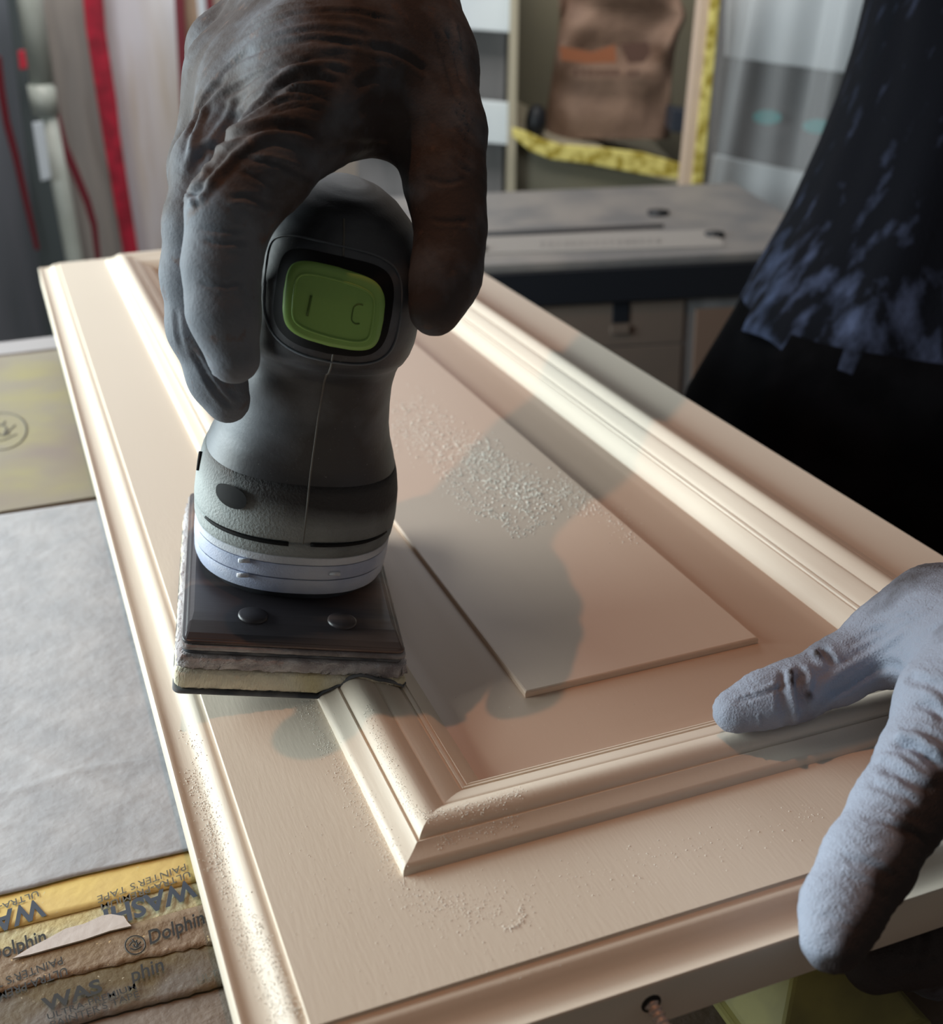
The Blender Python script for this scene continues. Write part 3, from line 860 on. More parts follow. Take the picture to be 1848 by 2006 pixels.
# room shell
S(box('floor', (-3, -2.5, FLOOR - .05), (5, 5.2, FLOOR), m_floor))
def pxw(px, D, z): p = BG(px, 300, D); return np.array([p[0], p[1], z])
a = pxw(-1500, 3.35, FLOOR); b = pxw(3300, 3.35, FLOOR)
S(prism('wall_back', [a, b, b + [0, 0, 2.5], a + [0, 0, 2.5]], HF * .08, m_wallp))


def Q(name, pts, D, th, m, label=None, cat=None, group=None, parent=None, bev=.002):
    o = prism(name, [BG(x, y, D) for x, y in pts], HF * th, m, parent)
    if bev: bevel(o, bev)
    if label: tag(o, label, cat, group)
    return o


# --- left: dust curtain bay
Q('wall_panel', [(-400, -80), (30, -80), (150, 760), (150, 1100), (-400, 1100)], 2.9, .03, m_slate, 'slate grey panel at the far left', 'panel')
Q('door_edge', [(5, -80), (40, -80), (165, 760), (105, 760)], 2.75, .05, m_dkgreen, 'dark green-grey upright behind the pale pole', 'upright')
Q('plastic_sheet', [(60, -80), (190, -80), (320, 800), (150, 800)], 2.88, .004, m_film, 'milky grey plastic sheet between pole and crimson zip tape', 'plastic sheet')
Q('plastic_sheet', [(180, -80), (352, -80), (385, 800), (270, 800)], 2.86, .004, m_film2, 'bright silvery plastic sheet right of the crimson zip tape', 'plastic sheet')
Q('zip_tape', [(154, -80), (196, -80), (206, 60), (228, 200), (234, 260), (268, 480), (300, 700), (268, 700), (238, 480), (200, 262), (190, 200), (168, 60)], 2.80, .006, m_red, 'wide crimson zip tape on the plastic sheets', 'tape')
Q('red_string', [(0, 110), (8, 180), (18, 240), (34, 300), (52, 380), (76, 490), (68, 490), (42, 385), (24, 310), (6, 245), (-4, 190), (-12, 110)], 2.70, .01, m_dkred, 'thin dark red string hanging on the slate panel', 'string')
Q('red_string', [(108, 175), (118, 230), (132, 285), (152, 330), (176, 390), (190, 440), (198, 520), (188, 520), (178, 445), (164, 400), (138, 338), (118, 292), (106, 235), (98, 180)], 2.72, .006, m_dkred, 'thin dark red string behind the pale pole', 'string')
pole = thing('support_pole', 'pale extension pole standing left of the crimson tape', 'pole', BG(80, 480, 2.45))
def tubepx(name, pts, rpx, D, m, parent=None, seg=14):
    P = [BG(x, y, D) for x, y in pts]; V, Fc = tubeg(P, [r * D / F / 1.0 for r in rpx], seg); return mesh(name, V, Fc, m, parent)
tubepx('upper_tube', [(46, -100), (58, 0), (84, 170)], [23, 23, 22], 2.45, m_pole, pole)
tubepx('lower_tube', [(82, 165), (130, 420), (170, 640), (215, 900)], [17, 17, 17, 17], 2.45, m_pole, pole)
tubepx('collar', [(80, 165), (90, 225)], [25, 25], 2.45, m_pole, pole)
t = Q('warning_tag', [(62, 240), (84, 238), (100, 350), (80, 356)], 2.40, .004, m_white, None, None, parent=pole)
Q('red_clip', [(34, 100), (50, 98), (54, 134), (38, 137)], 2.68, .02, mat('bright_red', srgb(196, 50, 70)), 'small red square clip beside the pale pole', 'clip')
Q('tan_board', [(352, -60), (392, -60), (425, 300), (395, 600), (376, 600)], 2.9, .02, m_tan, 'tan board seen between two dark red tapes', 'board')
Q('dark_red_tape', [(338, -60), (358, -60), (384, 480), (368, 480)], 2.79, .006, m_dkred, 'dark red tape on the left side of the tan board', 'tape')
Q('white_strip', [(380, -60), (400, -60), (420, 180), (440, 480), (420, 480), (402, 180)], 2.78, .01, m_white, 'narrow white strip between the dark red tapes', 'strip')
Q('dark_red_tape', [(398, -60), (413, -60), (440, 300), (424, 300)], 2.76, .006, m_dkred, 'dark red tape right of the narrow white strip', 'tape')
Q('beige_board', [(412, -60), (860, -60), (860, 900), (440, 900)], 2.95, .02, m_beige, 'plain beige board behind the raised glove', 'board')

# --- middle: white drawer unit, shelf bay with the paper bag
du_ = thing('drawer_unit', 'white and grey fronted unit left of the shelf bay', 'cabinet', BG(930, 800, 2.55))
Q('carcass', [(700, -80), (996, -80), (972, 900), (700, 900)], 2.60, .3, m_gap, parent=du_)
for y0, y1, dy in ((-80, 52, 12), (186, 268, 16), (398, 470, 18)):
    Q('drawer_front', [(700, y0 - 10), (1003 - y0 * .02, y0 + dy), (1000 - y1 * .02, y1 + dy), (700, y1 - 10)], 2.56, .02, m_wht, parent=du_)
bay = thing('shelf_unit', 'olive grey open shelf bay holding the paper bag', 'shelf', BG(1180, 800, 2.6))
Q('back_panel', [(1004, -90), (1450, -90), (1400, 900), (996, 900)], 3.0, .02, m_niche, parent=bay)
Q('side_board', [(1003, -90), (1018, -90), (1002, 900), (984, 900)], 2.50, .5, m_shelf, parent=bay)
Q('under_shelf_shade', [(1006, 262), (1060, 300), (1140, 318), (1240, 334), (1345, 356), (1338, 900), (994, 900)], 2.54, .02, m_niche, parent=bay)  # added sheet; its colour stands in for the shade under the shelf
V = []
f0 = [(1004, 238), (1060, 285), (1140, 300), (1240, 318), (1345, 345)]; b0 = [(1004, 222), (1060, 256), (1140, 262), (1240, 272), (1345, 292)]
top = [BG(x, y, 2.52) for x, y in f0]; bk = [p + HF * .46 for p in top]
pts = top + bk[::-1]
o = prism('shelf_board', pts, (0, 0, -.018), m_shelf, bay)
post = Q('timber_post', [(1381, -90), (1402, -90), (1352, 428), (1328, 428)], 2.38, .04, m_wood, 'pale timber post right of the shelf bay', 'post')
Q('yellow_tape', [(1402, -90), (1421, -90), (1370, 440), (1348, 440)], 2.366, .010, m_btape, 'yellow printed tape running down the timber post', 'tape')
Q('yellow_tape', [(1004, 250), (1030, 258), (1060, 272), (1100, 284), (1180, 290), (1260, 300), (1338, 322), (1334, 352), (1260, 342), (1160, 322), (1080, 312), (1040, 296), (1004, 268)], 2.46, .012, m_btape, 'yellow printed tape sagging along the shelf front', 'tape')
Q('yellow_tape', [(1298, 378), (1316, 376), (1316, 400), (1300, 404)], 2.45, .01, m_btape, 'small loose scrap of yellow tape below the shelf', 'tape')
# paper bag
bag = thing('paper_bag', 'crumpled brown paper bag with orange print on the shelf', 'bag', BG(1190, 272, 2.66))
def bagf(u, v):
    # v 0 bottom..1 top
    xl = np.interp(v, [0, .5, .82, 1], [1062, 1085, 1098, 1096]); xr = np.interp(v, [0, .4, .6, .72, .85, 1], [1312, 1316, 1322, 1330, 1345, 1330])
    y = 272 - v * 285 + 6 * math.sin(u * 9) * v
    ph = 2 * math.pi * u; cx = (xl + xr) / 2; hw = (xr - xl) / 2
    x = cx + hw * math.copysign(abs(math.cos(ph)) ** .5, math.cos(ph))
    dep = 2.70 + .07 * (1 - .6 * v) * math.copysign(abs(math.sin(ph)) ** .6, math.sin(ph))
    cr_ = .012 * math.sin(14 * u + 6 * v) + .010 * math.sin(25 * u - 9 * v + 1) + .005 * math.sin(7 * v * 3 + 11 * u)
    return BG(x, y, dep + cr_ * (.4 + v))
V, Fc = gridg(72, 30, bagf); o = mesh('bag_body', V, Fc, m_bag, bag, smooth=False); sd = o.modifiers.new('s', 'SOLIDIFY'); sd.thickness = .002
def bagfr(px, py):
    return BG(px, py, 2.605)
prism('orange_print', [bagfr(*p) for p in ((1096, 90), (1160, 102), (1205, 88), (1208, 122), (1150, 124), (1100, 118))], HF * .003, m_orange, bag)
prism('brown_print', [bagfr(*p) for p in ((1215, 86), (1270, 82), (1275, 104), (1262, 122), (1232, 124))], HF * .003, m_brownp, bag)
g = []
for x in (1126, 1140, 1154, 1168, 1180, 1192, 1204, 1232, 1244): g.append(prismg([bagfr(x, 136 + (x > 1220) * 3), bagfr(x + 8, 136 + (x > 1220) * 3), bagfr(x + 8, 148), bagfr(x, 148)], HF * .003))
V, Fc = join(*g); fixn(mesh('print_line', V, Fc, m_brownp, bag, smooth=False))
# small dark things on the shelf
V, Fc = tubeg([BG(1048, 262, 2.56), BG(1050, 240, 2.56), BG(1052, 215, 2.56), BG(1053, 205, 2.56)], [.018, .022, .018, .006], 16)
o = mesh('black_jar', V, Fc, m_dark); tag(o, 'small black rounded jar left of the paper bag', 'jar')
Q('dark_box', [(1318, 215), (1350, 218), (1346, 262), (1314, 258)], 2.56, .08, mat('navy_box', srgb(44, 50, 62)), 'dark navy box right of the paper bag', 'box')

# --- right: white drawer unit behind clear film
wu = thing('white_cabinet', 'white drawer cabinet behind clear film at the right', 'cabinet', BG(1600, 900, 2.45))
Q('carcass', [(1425, -90), (2050, -90), (2050, 900), (1372, 900)], 2.52, .3, m_gap, parent=wu)
Q('drawer_front', [(1432, -90), (2000, -90), (2000, 190), (1426, 112)], 2.46, .03, m_wht, parent=wu)
Q('drawer_front', [(1404, 306), (1980, 420), (1980, 640), (1384, 420)], 2.46, .03, m_wht, parent=wu)
for x, y in ((1504, 230), (1602, 248)):
    n_ = 20; P = [BG(x + 28 * math.cos(a), y + 14 * math.sin(a), 2.49) for a in np.linspace(0, 2 * math.pi, n_, endpoint=False)]
    o = prism('teal_label', P, HF * .004, m_teal, wu)
def filmf(u, v):
    x0 = 1416 - 52 * v; x = x0 + u * 420; y = -80 + v * 530
    return BG(x, y, 2.40 + .02 * math.sin(u * 22 + v * 3) * math.sin(u * 7 + 1))
V, Fc = gridg(60, 16, filmf); o = mesh('clear_film', V, Fc, m_clear); tag(o, 'clear plastic film hanging over the white cabinet', 'plastic film')

# --- dark rimmed workbench chest
ZC = -.16
ch = thing('tool_chest', 'grey-topped chest with black rim behind the door', 'chest', PZ(1250, 470, FLOOR))
A = PZ(600, 536, ZC); B = PZ(1660, 486, ZC)
ax = B - A; ax[2] = 0; L_ = np.linalg.norm(ax); ax /= L_; by = np.array([-ax[1], ax[0], 0])
if by @ HF < 0: by = -by
dp = .52
prism('top_panel', [A, B, B + by * dp, A + by * dp], (0, 0, -.012), m_gtop, ch, .002)
prism('black_rim', [A - by * .006 + [0, 0, -.012], B - by * .006 + [0, 0, -.012], B + by * dp + [0, 0, -.012], A + by * dp + [0, 0, -.012]], (0, 0, -.048), m_dark, ch, .002)
C0 = A + by * .012; C1 = B + by * .012
prism('carcass', [C0 + [0, 0, -.060], C1 + [0, 0, -.060], C1 + by * (dp - .02) + [0, 0, -.060], C0 + by * (dp - .02) + [0, 0, -.060]], (0, 0, FLOOR - ZC + .060), m_gap, ch)
def chx(px, py):   # point on the chest's front plane seen at a pixel
    r = M.T @ np.array([(px - 924) / F, (py - 1003) / F, 1.0]); t = ((C0 - CAM) @ by) / (r @ by); return CAM + t * r
def frontbox(name, p0, p1, th, m):
    x0 = (p0 - C0) @ ax; x1 = (p1 - C0) @ ax; z0 = p0[2]; z1 = p1[2]
    g = [C0 + ax * x0, C0 + ax * x1]; g = [np.array([q[0], q[1], z]) for q, z in ((g[0], z0), (g[1], z0), (g[1], z1), (g[0], z1))]
    return prism(name, g, -by * th, m, ch, .0015)
xd = chx(1338, 640)
d1 = frontbox('drawer', chx(960, 690), np.array([*xd[:2], chx(1338, 585)[2]]), .004, m_drw)
d1 = frontbox('drawer', chx(960, 900), np.array([*xd[:2], chx(1338, 668)[2] - .003]), .004, m_drw)
frontbox('drawer', chx(1344, 900), chx(1640, 590), .006, mat('brown_side_front', srgb(118, 98, 86), rough=.6))
h_ = frontbox('handle_recess', chx(1198, 632), chx(1234, 566), .006, m_dark)
frontbox('handle_lip', chx(1194, 652), chx(1232, 634), .010, m_drw)
# recessed tray line, knobs and dusty lettering on the chest top
pz = lambda x, y: PZ(x, y, ZC)
prism('top_groove', [pz(940, 456), pz(1300, 440), pz(1300, 447), pz(940, 465)], (0, 0, .0015), m_dark, ch)
prism('raised_strip', [pz(900, 500), pz(1420, 484), pz(1400, 452), pz(900, 468)], (0, 0, .002), mat('light_dust_strip', srgb(140, 137, 134), rough=.8), ch)
for x, y, rx_ in ((1290, 420, 26), (1400, 463, 22), (935, 492, 22)):
    c_ = pz(x, y); V, Fc = tubeg([c_, c_ + [0, 0, .006]], [rx_ * .00066] * 2, 20); mesh('corner_cap', V, Fc, m_dark, ch)
g = []
rr = random.Random(4)
for x in range(1060, 1290, 15):
    y = 481 - (x - 1060) * .03; w_ = rr.choice((6, 8, 10)); g.append(prismg([pz(x, y + 5), pz(x + w_, y + 5), pz(x + w_, y - 4), pz(x, y - 4)], (0, 0, .0025)))
V, Fc = join(*g); fixn(mesh('worn_marking', V, Fc, m_gtop, ch, smooth=False))

# ================================================================== PERSON
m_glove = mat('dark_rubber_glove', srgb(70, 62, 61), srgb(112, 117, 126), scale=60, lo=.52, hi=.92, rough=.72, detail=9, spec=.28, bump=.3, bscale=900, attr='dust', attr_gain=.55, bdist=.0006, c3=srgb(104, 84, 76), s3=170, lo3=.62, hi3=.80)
m_glove2 = mat('dust_and_light_glove', srgb(58, 50, 50), srgb(150, 158, 176), scale=55, lo=.44, hi=.84, rough=.75, bump=.8, bscale=1300, attr='dust', attr_gain=.60, bdist=.0007, detail=8)  # pale tone holds dust and the bluish window light
m_jacket = mat('dusty_navy_cloth', srgb(8, 10, 17), srgb(84, 94, 124), scale=34, stretch=(1.8, 1.8, .22), lo=.64, hi=1.2, rough=.9, spec=.1, bump=.5, bscale=400, attr='dust', attr_gain=.34, detail=7)
m_trs = mat('black_cloth', srgb(4, 4, 6), srgb(10, 10, 13), scale=30, rough=.95, spec=.05, bump=.3, bscale=300)
m_skin = mat('skin', srgb(190, 140, 115), rough=.6)
m_hair = mat('dark_hair', srgb(36, 28, 24), rough=.7, bump=.6, bscale=300)

person = thing('person', 'person in dusty dark jacket and gloves sanding the door, one glove steadying its corner', 'person', (.74, .82, FLOOR))


def cap(a, b, ra, rb): return (np.array(a), np.array(b), ra / 1000, rb / 1000)


def chain(pts):
    """pts: (px, py, depth, radius_mm) -> capsules"""
    W = [PD(p[0], p[1], p[2]) for p in pts]
    return [cap(W[i], W[i + 1], pts[i][3], pts[i + 1][3]) for i in range(len(W) - 1)]


# ---- right hand, on top of the sander
idx = chain([(610, 225, .388, 15), (520, 330, .378, 13.6), (452, 412, .374, 12.6), (434, 520, .375, 11.0), (438, 610, .377, 10.3), (458, 700, .380, 8.3)])
mid_ = chain([(490, 215, .412, 15), (415, 330, .402, 12.5), (392, 440, .398, 11.2), (384, 540, .402, 10.8), (392, 640, .406, 10.3), (425, 740, .411, 9.0), (446, 785, .412, 7.6)])
rin = chain([(450, 150, .440, 15), (400, 330, .438, 12), (392, 460, .442, 10.8), (385, 600, .447, 10), (405, 700, .452, 8)])
pin = chain([(440, 100, .470, 13), (405, 250, .475, 10), (400, 400, .480, 9.2), (410, 520, .486, 8)])
thu = chain([(780, 20, .440, 19), (826, 130, .425, 17.5), (862, 260, .414, 14.0), (872, 360, .407, 11.6), (884, 450, .402, 9.6), (874, 540, .399, 9.6), (852, 608, .396, 8.4)])
palm = chain([(610, 225, .388, 15), (700, -40, .430, 22)]) + chain([(490, 205, .412, 15), (640, -60, .445, 21)]) + chain([(450, 150, .440, 14), (640, -70, .465, 20)]) + chain([(440, 100, .470, 13), (650, -60, .48, 19)]) \
    + chain([(780, 20, .440, 19), (690, -80, .45, 24)]) + chain([(600, 190, .400, 15), (790, 205, .418, 16)]) + chain([(640, 150, .400, 18), (760, 90, .42, 20)]) + chain([(500, 190, .425, 16), (620, 160, .41, 18)])
wr = PD(680, -90, .455)
arm1 = [cap(wr, wr + np.array([.03, .04, .05]), 29, 31), cap(wr + np.array([.03, .04, .05]), (.40, .80, .42), 31, 42)]
V, Fc = sdf_mesh([(palm, .018, .012), (idx, .006, .010), (mid_, .005, .008), (rin, .005, .008), (pin, .005, .008), (thu, .010, .012), (arm1[:1], .02, .02)], .00115)
V = smoothv(V, Fc, 3); N = vnormals(V, Fc)
W1 = [  # folds: photo-anchored crease lines on the skin (pixels), width mm, height mm (negative = groove)
    ([(372, 345), (400, 300), (450, 262), (520, 243), (580, 248), (630, 275)], 1.7, -1.5),
    ([(385, 385), (430, 330), (480, 285), (540, 262), (600, 266), (640, 285)], 1.5, 1.2),
    ([(440, 255), (500, 205), (560, 160), (620, 146), (670, 165)], 1.3, -1.5),
    ([(450, 225), (500, 180), (560, 140), (630, 122), (690, 130)], 1.2, .9),
    ([(430, 192), (490, 152), (560, 118), (640, 108), (700, 118)], 1.2, -1.0),
    ([(420, 150), (480, 105), (560, 80), (640, 75), (720, 90)], 1.1, -.9),
    ([(440, 120), (500, 75), (580, 50), (660, 45), (740, 60)], 1.1, .7),
    ([(470, 70), (530, 35), (610, 18), (700, 20), (780, 40)], 1.0, -.9),
    ([(480, 45), (540, 12), (610, 0)], 1.0, .7),
    ([(520, 190), (570, 176), (620, 182), (650, 200)], .8, -.7), ([(530, 205), (580, 192), (630, 198)], .8, -.6), ([(530, 222), (585, 208), (635, 214)], .8, -.6), ([(530, 178), (580, 164), (630, 168)], .8, .5),
    ([(372, 260), (384, 215), (410, 175), (440, 150)], 1.5, -1.0), ([(370, 300), (380, 250), (398, 205)], 1.2, 1.0),
    ([(395, 345), (415, 275), (440, 235), (455, 190)], 1.3, .7),
    ([(360, 385), (375, 372), (395, 365)], 1.4, -1.6), ([(350, 400), (362, 380), (372, 388), (374, 410)], 1.0, .8),
    ([(480, 312), (530, 318), (580, 335), (640, 362)], .8, -.7), ([(500, 305), (550, 310), (600, 328)], .7, .5),
    ([(455, 385), (500, 388), (545, 410)], .8, -.6), ([(450, 398), (490, 402), (530, 420)], .7, .5),
    ([(395, 470), (440, 478), (490, 474)], .8, -.45), ([(388, 448), (430, 452), (480, 448)], .8, -.4), ([(385, 555), (430, 560), (480, 553)], .8, -.4), ([(470, 335), (510, 350), (540, 372)], .8, -.5),
    ([(882, 60), (900, 110), (912, 160)], 1.3, -1.3), ([(895, 40), (905, 90)], 1.0, .8), ([(860, 60), (880, 120), (900, 190)], 1.2, -1.0),
    ([(900, 190), (915, 215), (925, 240)], .8, -.8), ([(895, 215), (912, 240), (928, 262)], .8, -.8), ([(895, 245), (912, 268), (928, 290)], .8, -.7), ([(890, 275), (908, 298), (926, 316)], .8, -.7), ([(885, 305), (905, 325), (925, 340)], .8, -.6),
    ([(830, 350), (870, 358), (915, 352)], .8, -.4), ([(838, 430), (880, 436), (925, 430)], .8, -.4),
    ([(700, 170), (740, 150), (790, 160)], 1.4, -.8), ([(690, 230), (740, 205), (800, 215)], 1.5, -.7), ([(640, 300), (700, 285), (760, 296)], 1.3, -.7), ([(720, 90), (780, 100), (840, 140)], 1.3, -.8),
    ([(395, 735), (420, 765), (450, 800)], .9, -.8), ([(402, 720), (430, 755), (465, 790)], .9, .6), ([(375, 690), (400, 730), (420, 760)], .9, -.7), ([(340, 610), (345, 650), (355, 690)], 1.0, -.5),
    ([(500, 130), (600, 100), (700, 105)], .7, -.5), ([(480, 160), (560, 130), (650, 130)], .7, .4), ([(560, 60), (640, 58), (720, 70)], .7, -.4),
]
V = fold(V, N, W1)
rx_ = np.sin(V @ np.array([900, 500, 700]) + 3 * np.sin(V @ np.array([200, -300, 260]))) * .00005
V += N * rx_[:, None]
du = blobs(V, N, [(400, 560, 20, 1.1), (395, 640, 18, 1.1), (345, 520, 18, 1.3), (345, 620, 18, 1.4), (370, 700, 16, 1.4), (430, 790, 16, 1.4), (450, 740, 12, .9), (385, 470, 12, .9), (388, 260, 12, .8), (480, 60, 14, .5), (905, 60, 12, .5), (910, 250, 12, .3), (470, 690, 8, .5)])  # dust on the left fingers, with window light painted in
gl = mesh('right_glove', V, Fc, m_glove, person, attrs={'dust': np.clip(du * .85 + .12, 0, 1.1)}); gl['label'] = 'dark brown-black glove gripping the sander, dusty with painted window light on its left fingers'; gl.name = 'glove'

# ---- left hand, steadying the near corner of the door
def chz(pts):
    W = [PZ(p[0], p[1], p[2]) for p in pts]
    return [cap(W[i], W[i + 1], pts[i][3], pts[i + 1][3]) for i in range(len(W) - 1)]


thb = chz([(1440, 1393, .0165, 7.4), (1500, 1370, .019, 8.6), (1560, 1352, .020, 9.4), (1640, 1315, .022, 10.4), (1730, 1262, .027, 12.5), (1840, 1220, .036, 17)])
inb = chz([(1632, 1842, .0075, 8.6), (1650, 1780, .0105, 10.2), (1700, 1690, .016, 11.6), (1760, 1590, .022, 12.2), (1815, 1490, .030, 12.8), (1870, 1400, .036, 15), (1960, 1330, .042, 18)])
mdb = chz([(1712, 1884, -.032, 9.4), (1790, 1858, -.034, 11.0), (1856, 1775, -.028, 11.0), (1890, 1690, -.014, 11.6), (1950, 1560, .012, 12.6), (2020, 1430, .030, 15)])
rgb_ = chz([(1830, 1905, -.045, 8.4), (1930, 1860, -.045, 10.2), (2010, 1740, -.020, 11), (2060, 1560, .010, 12), (2090, 1440, .028, 14)])
plb = chz([(1840, 1220, .036, 17), (2060, 1280, .050, 22)]) + chz([(1870, 1390, .038, 15), (2080, 1300, .05, 22)]) + chz([(2020, 1430, .032, 15), (2120, 1310, .05, 22)]) + chz([(1850, 1280, .036, 15), (1960, 1360, .040, 17)]) + chz([(2090, 1440, .03, 14), (2140, 1330, .05, 20)])
w2 = PZ(2140, 1300, .055)
arm2 = [cap(w2, w2 + np.array([.06, .02, .02]), 25, 29), cap(w2 + np.array([.06, .02, .02]), (.66, .44, .20), 29, 42)]
V, Fc = sdf_mesh([(plb, .016, .010), (thb, .006, .014), (inb, .006, .008), (mdb, .005, .006), (rgb_, .005, .006), (arm2[:1], .02, .02)], .00115)
V = smoothv(V, Fc, 3); N = vnormals(V, Fc)
W2 = [
    ([(1552, 1302), (1548, 1340), (1556, 1385), (1560, 1430)], 1.6, 1.3), ([(1536, 1312), (1530, 1350), (1536, 1400)], 1.1, -.8),
    ([(1568, 1310), (1566, 1350), (1575, 1395)], 1.6, -1.8), ([(1580, 1300), (1590, 1320), (1578, 1345)], 1.5, 1.0), ([(1608, 1262), (1620, 1280), (1632, 1300)], 1.4, -1.6), ([(1595, 1270), (1608, 1290)], 1.2, 1.1),
    ([(1610, 1340), (1670, 1300), (1730, 1262), (1780, 1225)], 1.2, .9), ([(1620, 1365), (1680, 1335), (1740, 1298)], 1.6, -1.2), ([(1430, 1362), (1480, 1352), (1530, 1330)], .7, .5), ([(1440, 1372), (1500, 1355), (1545, 1335)], .7, -.5),
    ([(1482, 1395), (1488, 1412), (1486, 1430)], .5, .6),
    ([(1740, 1300), (1790, 1330), (1848, 1340)], 1.6, -1.0), ([(1790, 1260), (1820, 1230), (1848, 1215)], 1.2, -.7), ([(1660, 1260), (1720, 1230), (1790, 1195)], 1.1, -.7), ([(1700, 1225), (1760, 1215), (1820, 1190)], 1.0, .6),
    ([(1752, 1436), (1790, 1440), (1825, 1462), (1848, 1480)], 1.5, 1.6), ([(1745, 1452), (1785, 1458), (1820, 1482), (1848, 1505)], 1.3, -1.6),
    ([(1715, 1482), (1750, 1480), (1790, 1506), (1840, 1530)], 1.4, 1.3), ([(1722, 1500), (1770, 1520), (1830, 1552)], 1.3, -1.3), ([(1695, 1530), (1740, 1545), (1800, 1575)], 1.2, -.7),
    ([(1790, 1380), (1825, 1385), (1848, 1410)], 1.2, -1.2), ([(1800, 1350), (1830, 1362), (1848, 1380)], 1.1, .9),
    ([(1690, 1600), (1740, 1610), (1800, 1640)], 1.1, -.8), ([(1735, 1600), (1790, 1612), (1825, 1640)], 1.0, .8), ([(1650, 1680), (1700, 1690), (1760, 1720)], 1.2, -.8), ([(1640, 1700), (1690, 1712), (1745, 1745)], 1.0, .6),
    ([(1590, 1790), (1630, 1800), (1690, 1820)], .8, -.4), ([(1790, 1770), (1810, 1830), (1800, 1900)], 1.2, -.9), ([(1760, 1880), (1800, 1890), (1840, 1870)], 1.0, -.7), ([(1700, 1900), (1750, 1915), (1800, 1900)], .8, .5),
    ([(1800, 1420), (1830, 1435), (1848, 1450)], .9, -.8),
]
V = fold(V, N, W2)
V += N * (np.sin(V @ np.array([1100, 500, 900]) + 4 * np.sin(V @ np.array([260, -300, 320]))) * .00013)[:, None]
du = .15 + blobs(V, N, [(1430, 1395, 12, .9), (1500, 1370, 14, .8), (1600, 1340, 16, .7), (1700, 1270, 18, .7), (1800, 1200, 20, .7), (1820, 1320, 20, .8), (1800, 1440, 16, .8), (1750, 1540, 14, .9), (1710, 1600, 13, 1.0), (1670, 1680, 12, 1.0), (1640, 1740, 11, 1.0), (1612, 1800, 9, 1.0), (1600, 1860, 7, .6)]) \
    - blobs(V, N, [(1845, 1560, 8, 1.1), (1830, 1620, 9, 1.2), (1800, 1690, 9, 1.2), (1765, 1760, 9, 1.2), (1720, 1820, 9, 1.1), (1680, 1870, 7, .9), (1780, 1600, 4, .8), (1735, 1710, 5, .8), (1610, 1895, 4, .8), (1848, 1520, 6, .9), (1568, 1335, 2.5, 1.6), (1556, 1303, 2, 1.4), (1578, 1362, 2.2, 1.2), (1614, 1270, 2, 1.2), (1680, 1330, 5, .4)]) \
    - blobs(V, N, [(1720, 1900, 16, .6), (1800, 1860, 18, .6), (1760, 1930, 12, .4)])  # dust on lit sides; shade of creases and right side painted in
gl2 = mesh('left_glove', V, Fc, m_glove2, person, attrs={'dust': np.clip(du * .8, -1, .8)}); gl2['label'] = 'glove coated in pale dust with bluish window light and shade painted in, thumb on the moulding'; gl2.name = 'glove'

# ---- body: hips, legs, torso, arms, head in one skin
pc = (PD(1620, 300, .98) + HR * .24)[:2]
def P3(dx, dy, z): return (pc[0] + dx, pc[1] + dy, z)
bodyc = [cap(P3(0, .0, .42), P3(0, 0, -.02), 105, 110), cap(P3(0, .13, .44), P3(0, .08, .05), 80, 85), cap(P3(0, -.13, .44), P3(0, -.08, .05), 80, 85)]
legs = [cap(P3(0, .10, -.02), P3(-.02, .12, -.46), 95, 60), cap(P3(-.02, .12, -.46), P3(.02, .12, -.84), 58, 42), cap(P3(.02, .12, -.87), P3(-.13, .13, -.885), 40, 32),
        cap(P3(0, -.10, -.02), P3(-.02, -.12, -.46), 95, 60), cap(P3(-.02, -.12, -.46), P3(.02, -.12, -.84), 58, 42), cap(P3(.02, -.12, -.87), P3(-.13, -.13, -.885), 40, 32)]
sh = [cap(P3(0, .17, .46), (.40, .80, .42), 62, 46), cap((.40, .80, .42), wr + np.array([.035, .045, .055]), 46, 33), cap(P3(0, -.17, .46), (.68, .48, .22), 62, 44), cap((.68, .48, .22), w2 + np.array([.06, .02, .02]), 42, 31)]
head = [cap(P3(0, 0, .48), P3(-.03, 0, .60), 58, 55), cap(P3(-.045, 0, .68), P3(-.01, 0, .73), 76, 84), cap(P3(-.10, 0, .63), P3(-.08, 0, .66), 38, 45), cap(P3(-.135, 0, .68), P3(-.125, 0, .705), 12, 8), cap(P3(-.03, .085, .67), P3(-.03, .085, .70), 14, 18), cap(P3(-.03, -.085, .67), P3(-.03, -.085, .70), 14, 18)]
V, Fc = sdf_mesh([(bodyc, .06, .05), (legs, .03, .04), (sh, .03, .04), (head, .02, .03)], .009, pad=.02)
V = smoothv(V, Fc, 2); body = mesh('body', V, Fc, m_trs, person)
me = body.data; me.materials.append(m_skin)
cz = np.array([p.center[:] for p in me.polygons]); idxs = np.where((cz[:, 2] + FLOOR > .57), 1, 0); me.polygons.foreach_set('material_index', idxs.astype(np.int32))
hr = [cap(P3(.0, 0, .72), P3(.015, 0, .735), 88, 92), cap(P3(.03, 0, .68), P3(.03, 0, .72), 78, 80)]
V, Fc = sdf_mesh([(hr, .02, .01)], .006); mesh('hair', V, Fc, m_hair, person)
# ---- loose jacket: lofted cloth shell with its hem above the door
import math as _m
LE = [(-500, 1800), (-120, 1735), (0, 1712), (100, 1690), (200, 1660), (300, 1620), (430, 1560), (520, 1505), (600, 1460), (645, 1437)]   # row, left outline x
def hemrow(u): return 0
rings = []; nj = 120
levels = np.linspace(0, 1, 46)
top_z = .47
DJ = .98
def jl(row): return PD(np.interp(row, [a for a, b in LE], [b for a, b in LE]), row, DJ)
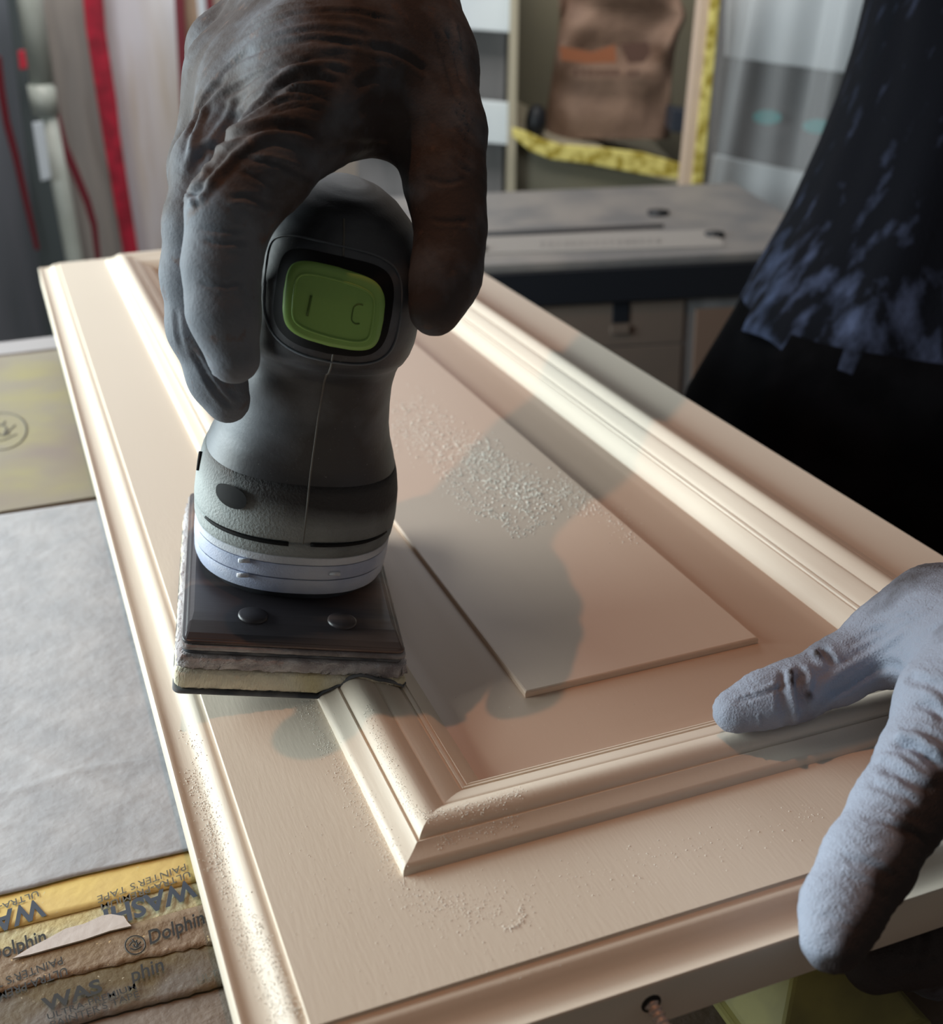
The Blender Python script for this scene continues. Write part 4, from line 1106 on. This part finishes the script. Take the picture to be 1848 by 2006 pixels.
# centre line offset from the left outline toward the wearer's core
side = np.array([.80, -.60, 0]); side = side / np.linalg.norm(side)     # roughly to the right in view
for lv in levels:
    row = 648 - lv * 1150
    Lp = jl(row)
    hw = np.interp(lv, [0, .25, .6, .9, 1], [.235, .205, .185, .15, .11])
    hd = np.interp(lv, [0, .3, .8, 1], [.19, .165, .14, .10])
    cdir = HR; c_ = Lp + cdir * hw
    ring = []
    for k in range(nj):
        a = 2 * math.pi * k / nj
        fl = 1 + (.030 * math.sin(7 * a + 2 * lv) + .018 * math.sin(13 * a + 5 * lv + 1) + .012 * math.sin(23 * a + 1)) * (1.25 - lv)
        fl = 1 + (fl - 1) * (1 - .8 * abs(math.cos(a)) ** 6)
        p = c_ + HR * hw * math.cos(a) * fl + HF * hd * math.sin(a) * fl
        p[2] = Lp[2]
        # hem drops on the right
        p[2] -= (1 - lv) ** 6 * (.065 * (1 + math.cos(a)) * .5 + .012 * math.sin(5 * a))
        ring.append(p)
    rings.append(np.array(ring))
V, Fc = lofta(rings, cap=False); V = np.array(V)
lvv = np.repeat(levels, nj)
duj = .9 * np.exp(-((lvv - .0) / .022) ** 2) + .55 * np.exp(-((lvv - .09) / .08) ** 2) + .15
jk = mesh('jacket', V, Fc, m_jacket, person, attrs={'dust': duj}); jk['label'] = 'navy jacket with chalky dust streaks'
sd = jk.modifiers.new('s', 'SOLIDIFY'); sd.thickness = .003
# black trousers / apron skirt below the jacket hem
LT = [(600, 1480), (700, 1420), (785, 1368), (900, 1330), (1100, 1290), (1500, 1240), (2300, 1200), (4500, 1200)]
rings = []
for row in list(range(610, 1500, 60)) + [1700, 2000, 2400]:
    Lp = PD(np.interp(row, [a for a, b in LT], [b for a, b in LT]), row, .97)
    c_ = Lp + HR * .22
    rings.append(np.array([[*(c_ + HR * .22 * math.cos(a) * (1 + .02 * math.sin(9 * a)) + HF * .17 * math.sin(a))[:2], Lp[2]] for a in np.linspace(0, 2 * math.pi, 60, endpoint=False)]))
V, Fc = lofta(rings, cap=False); o = mesh('apron', V, Fc, m_trs, person); sd = o.modifiers.new('s', 'SOLIDIFY'); sd.thickness = .003
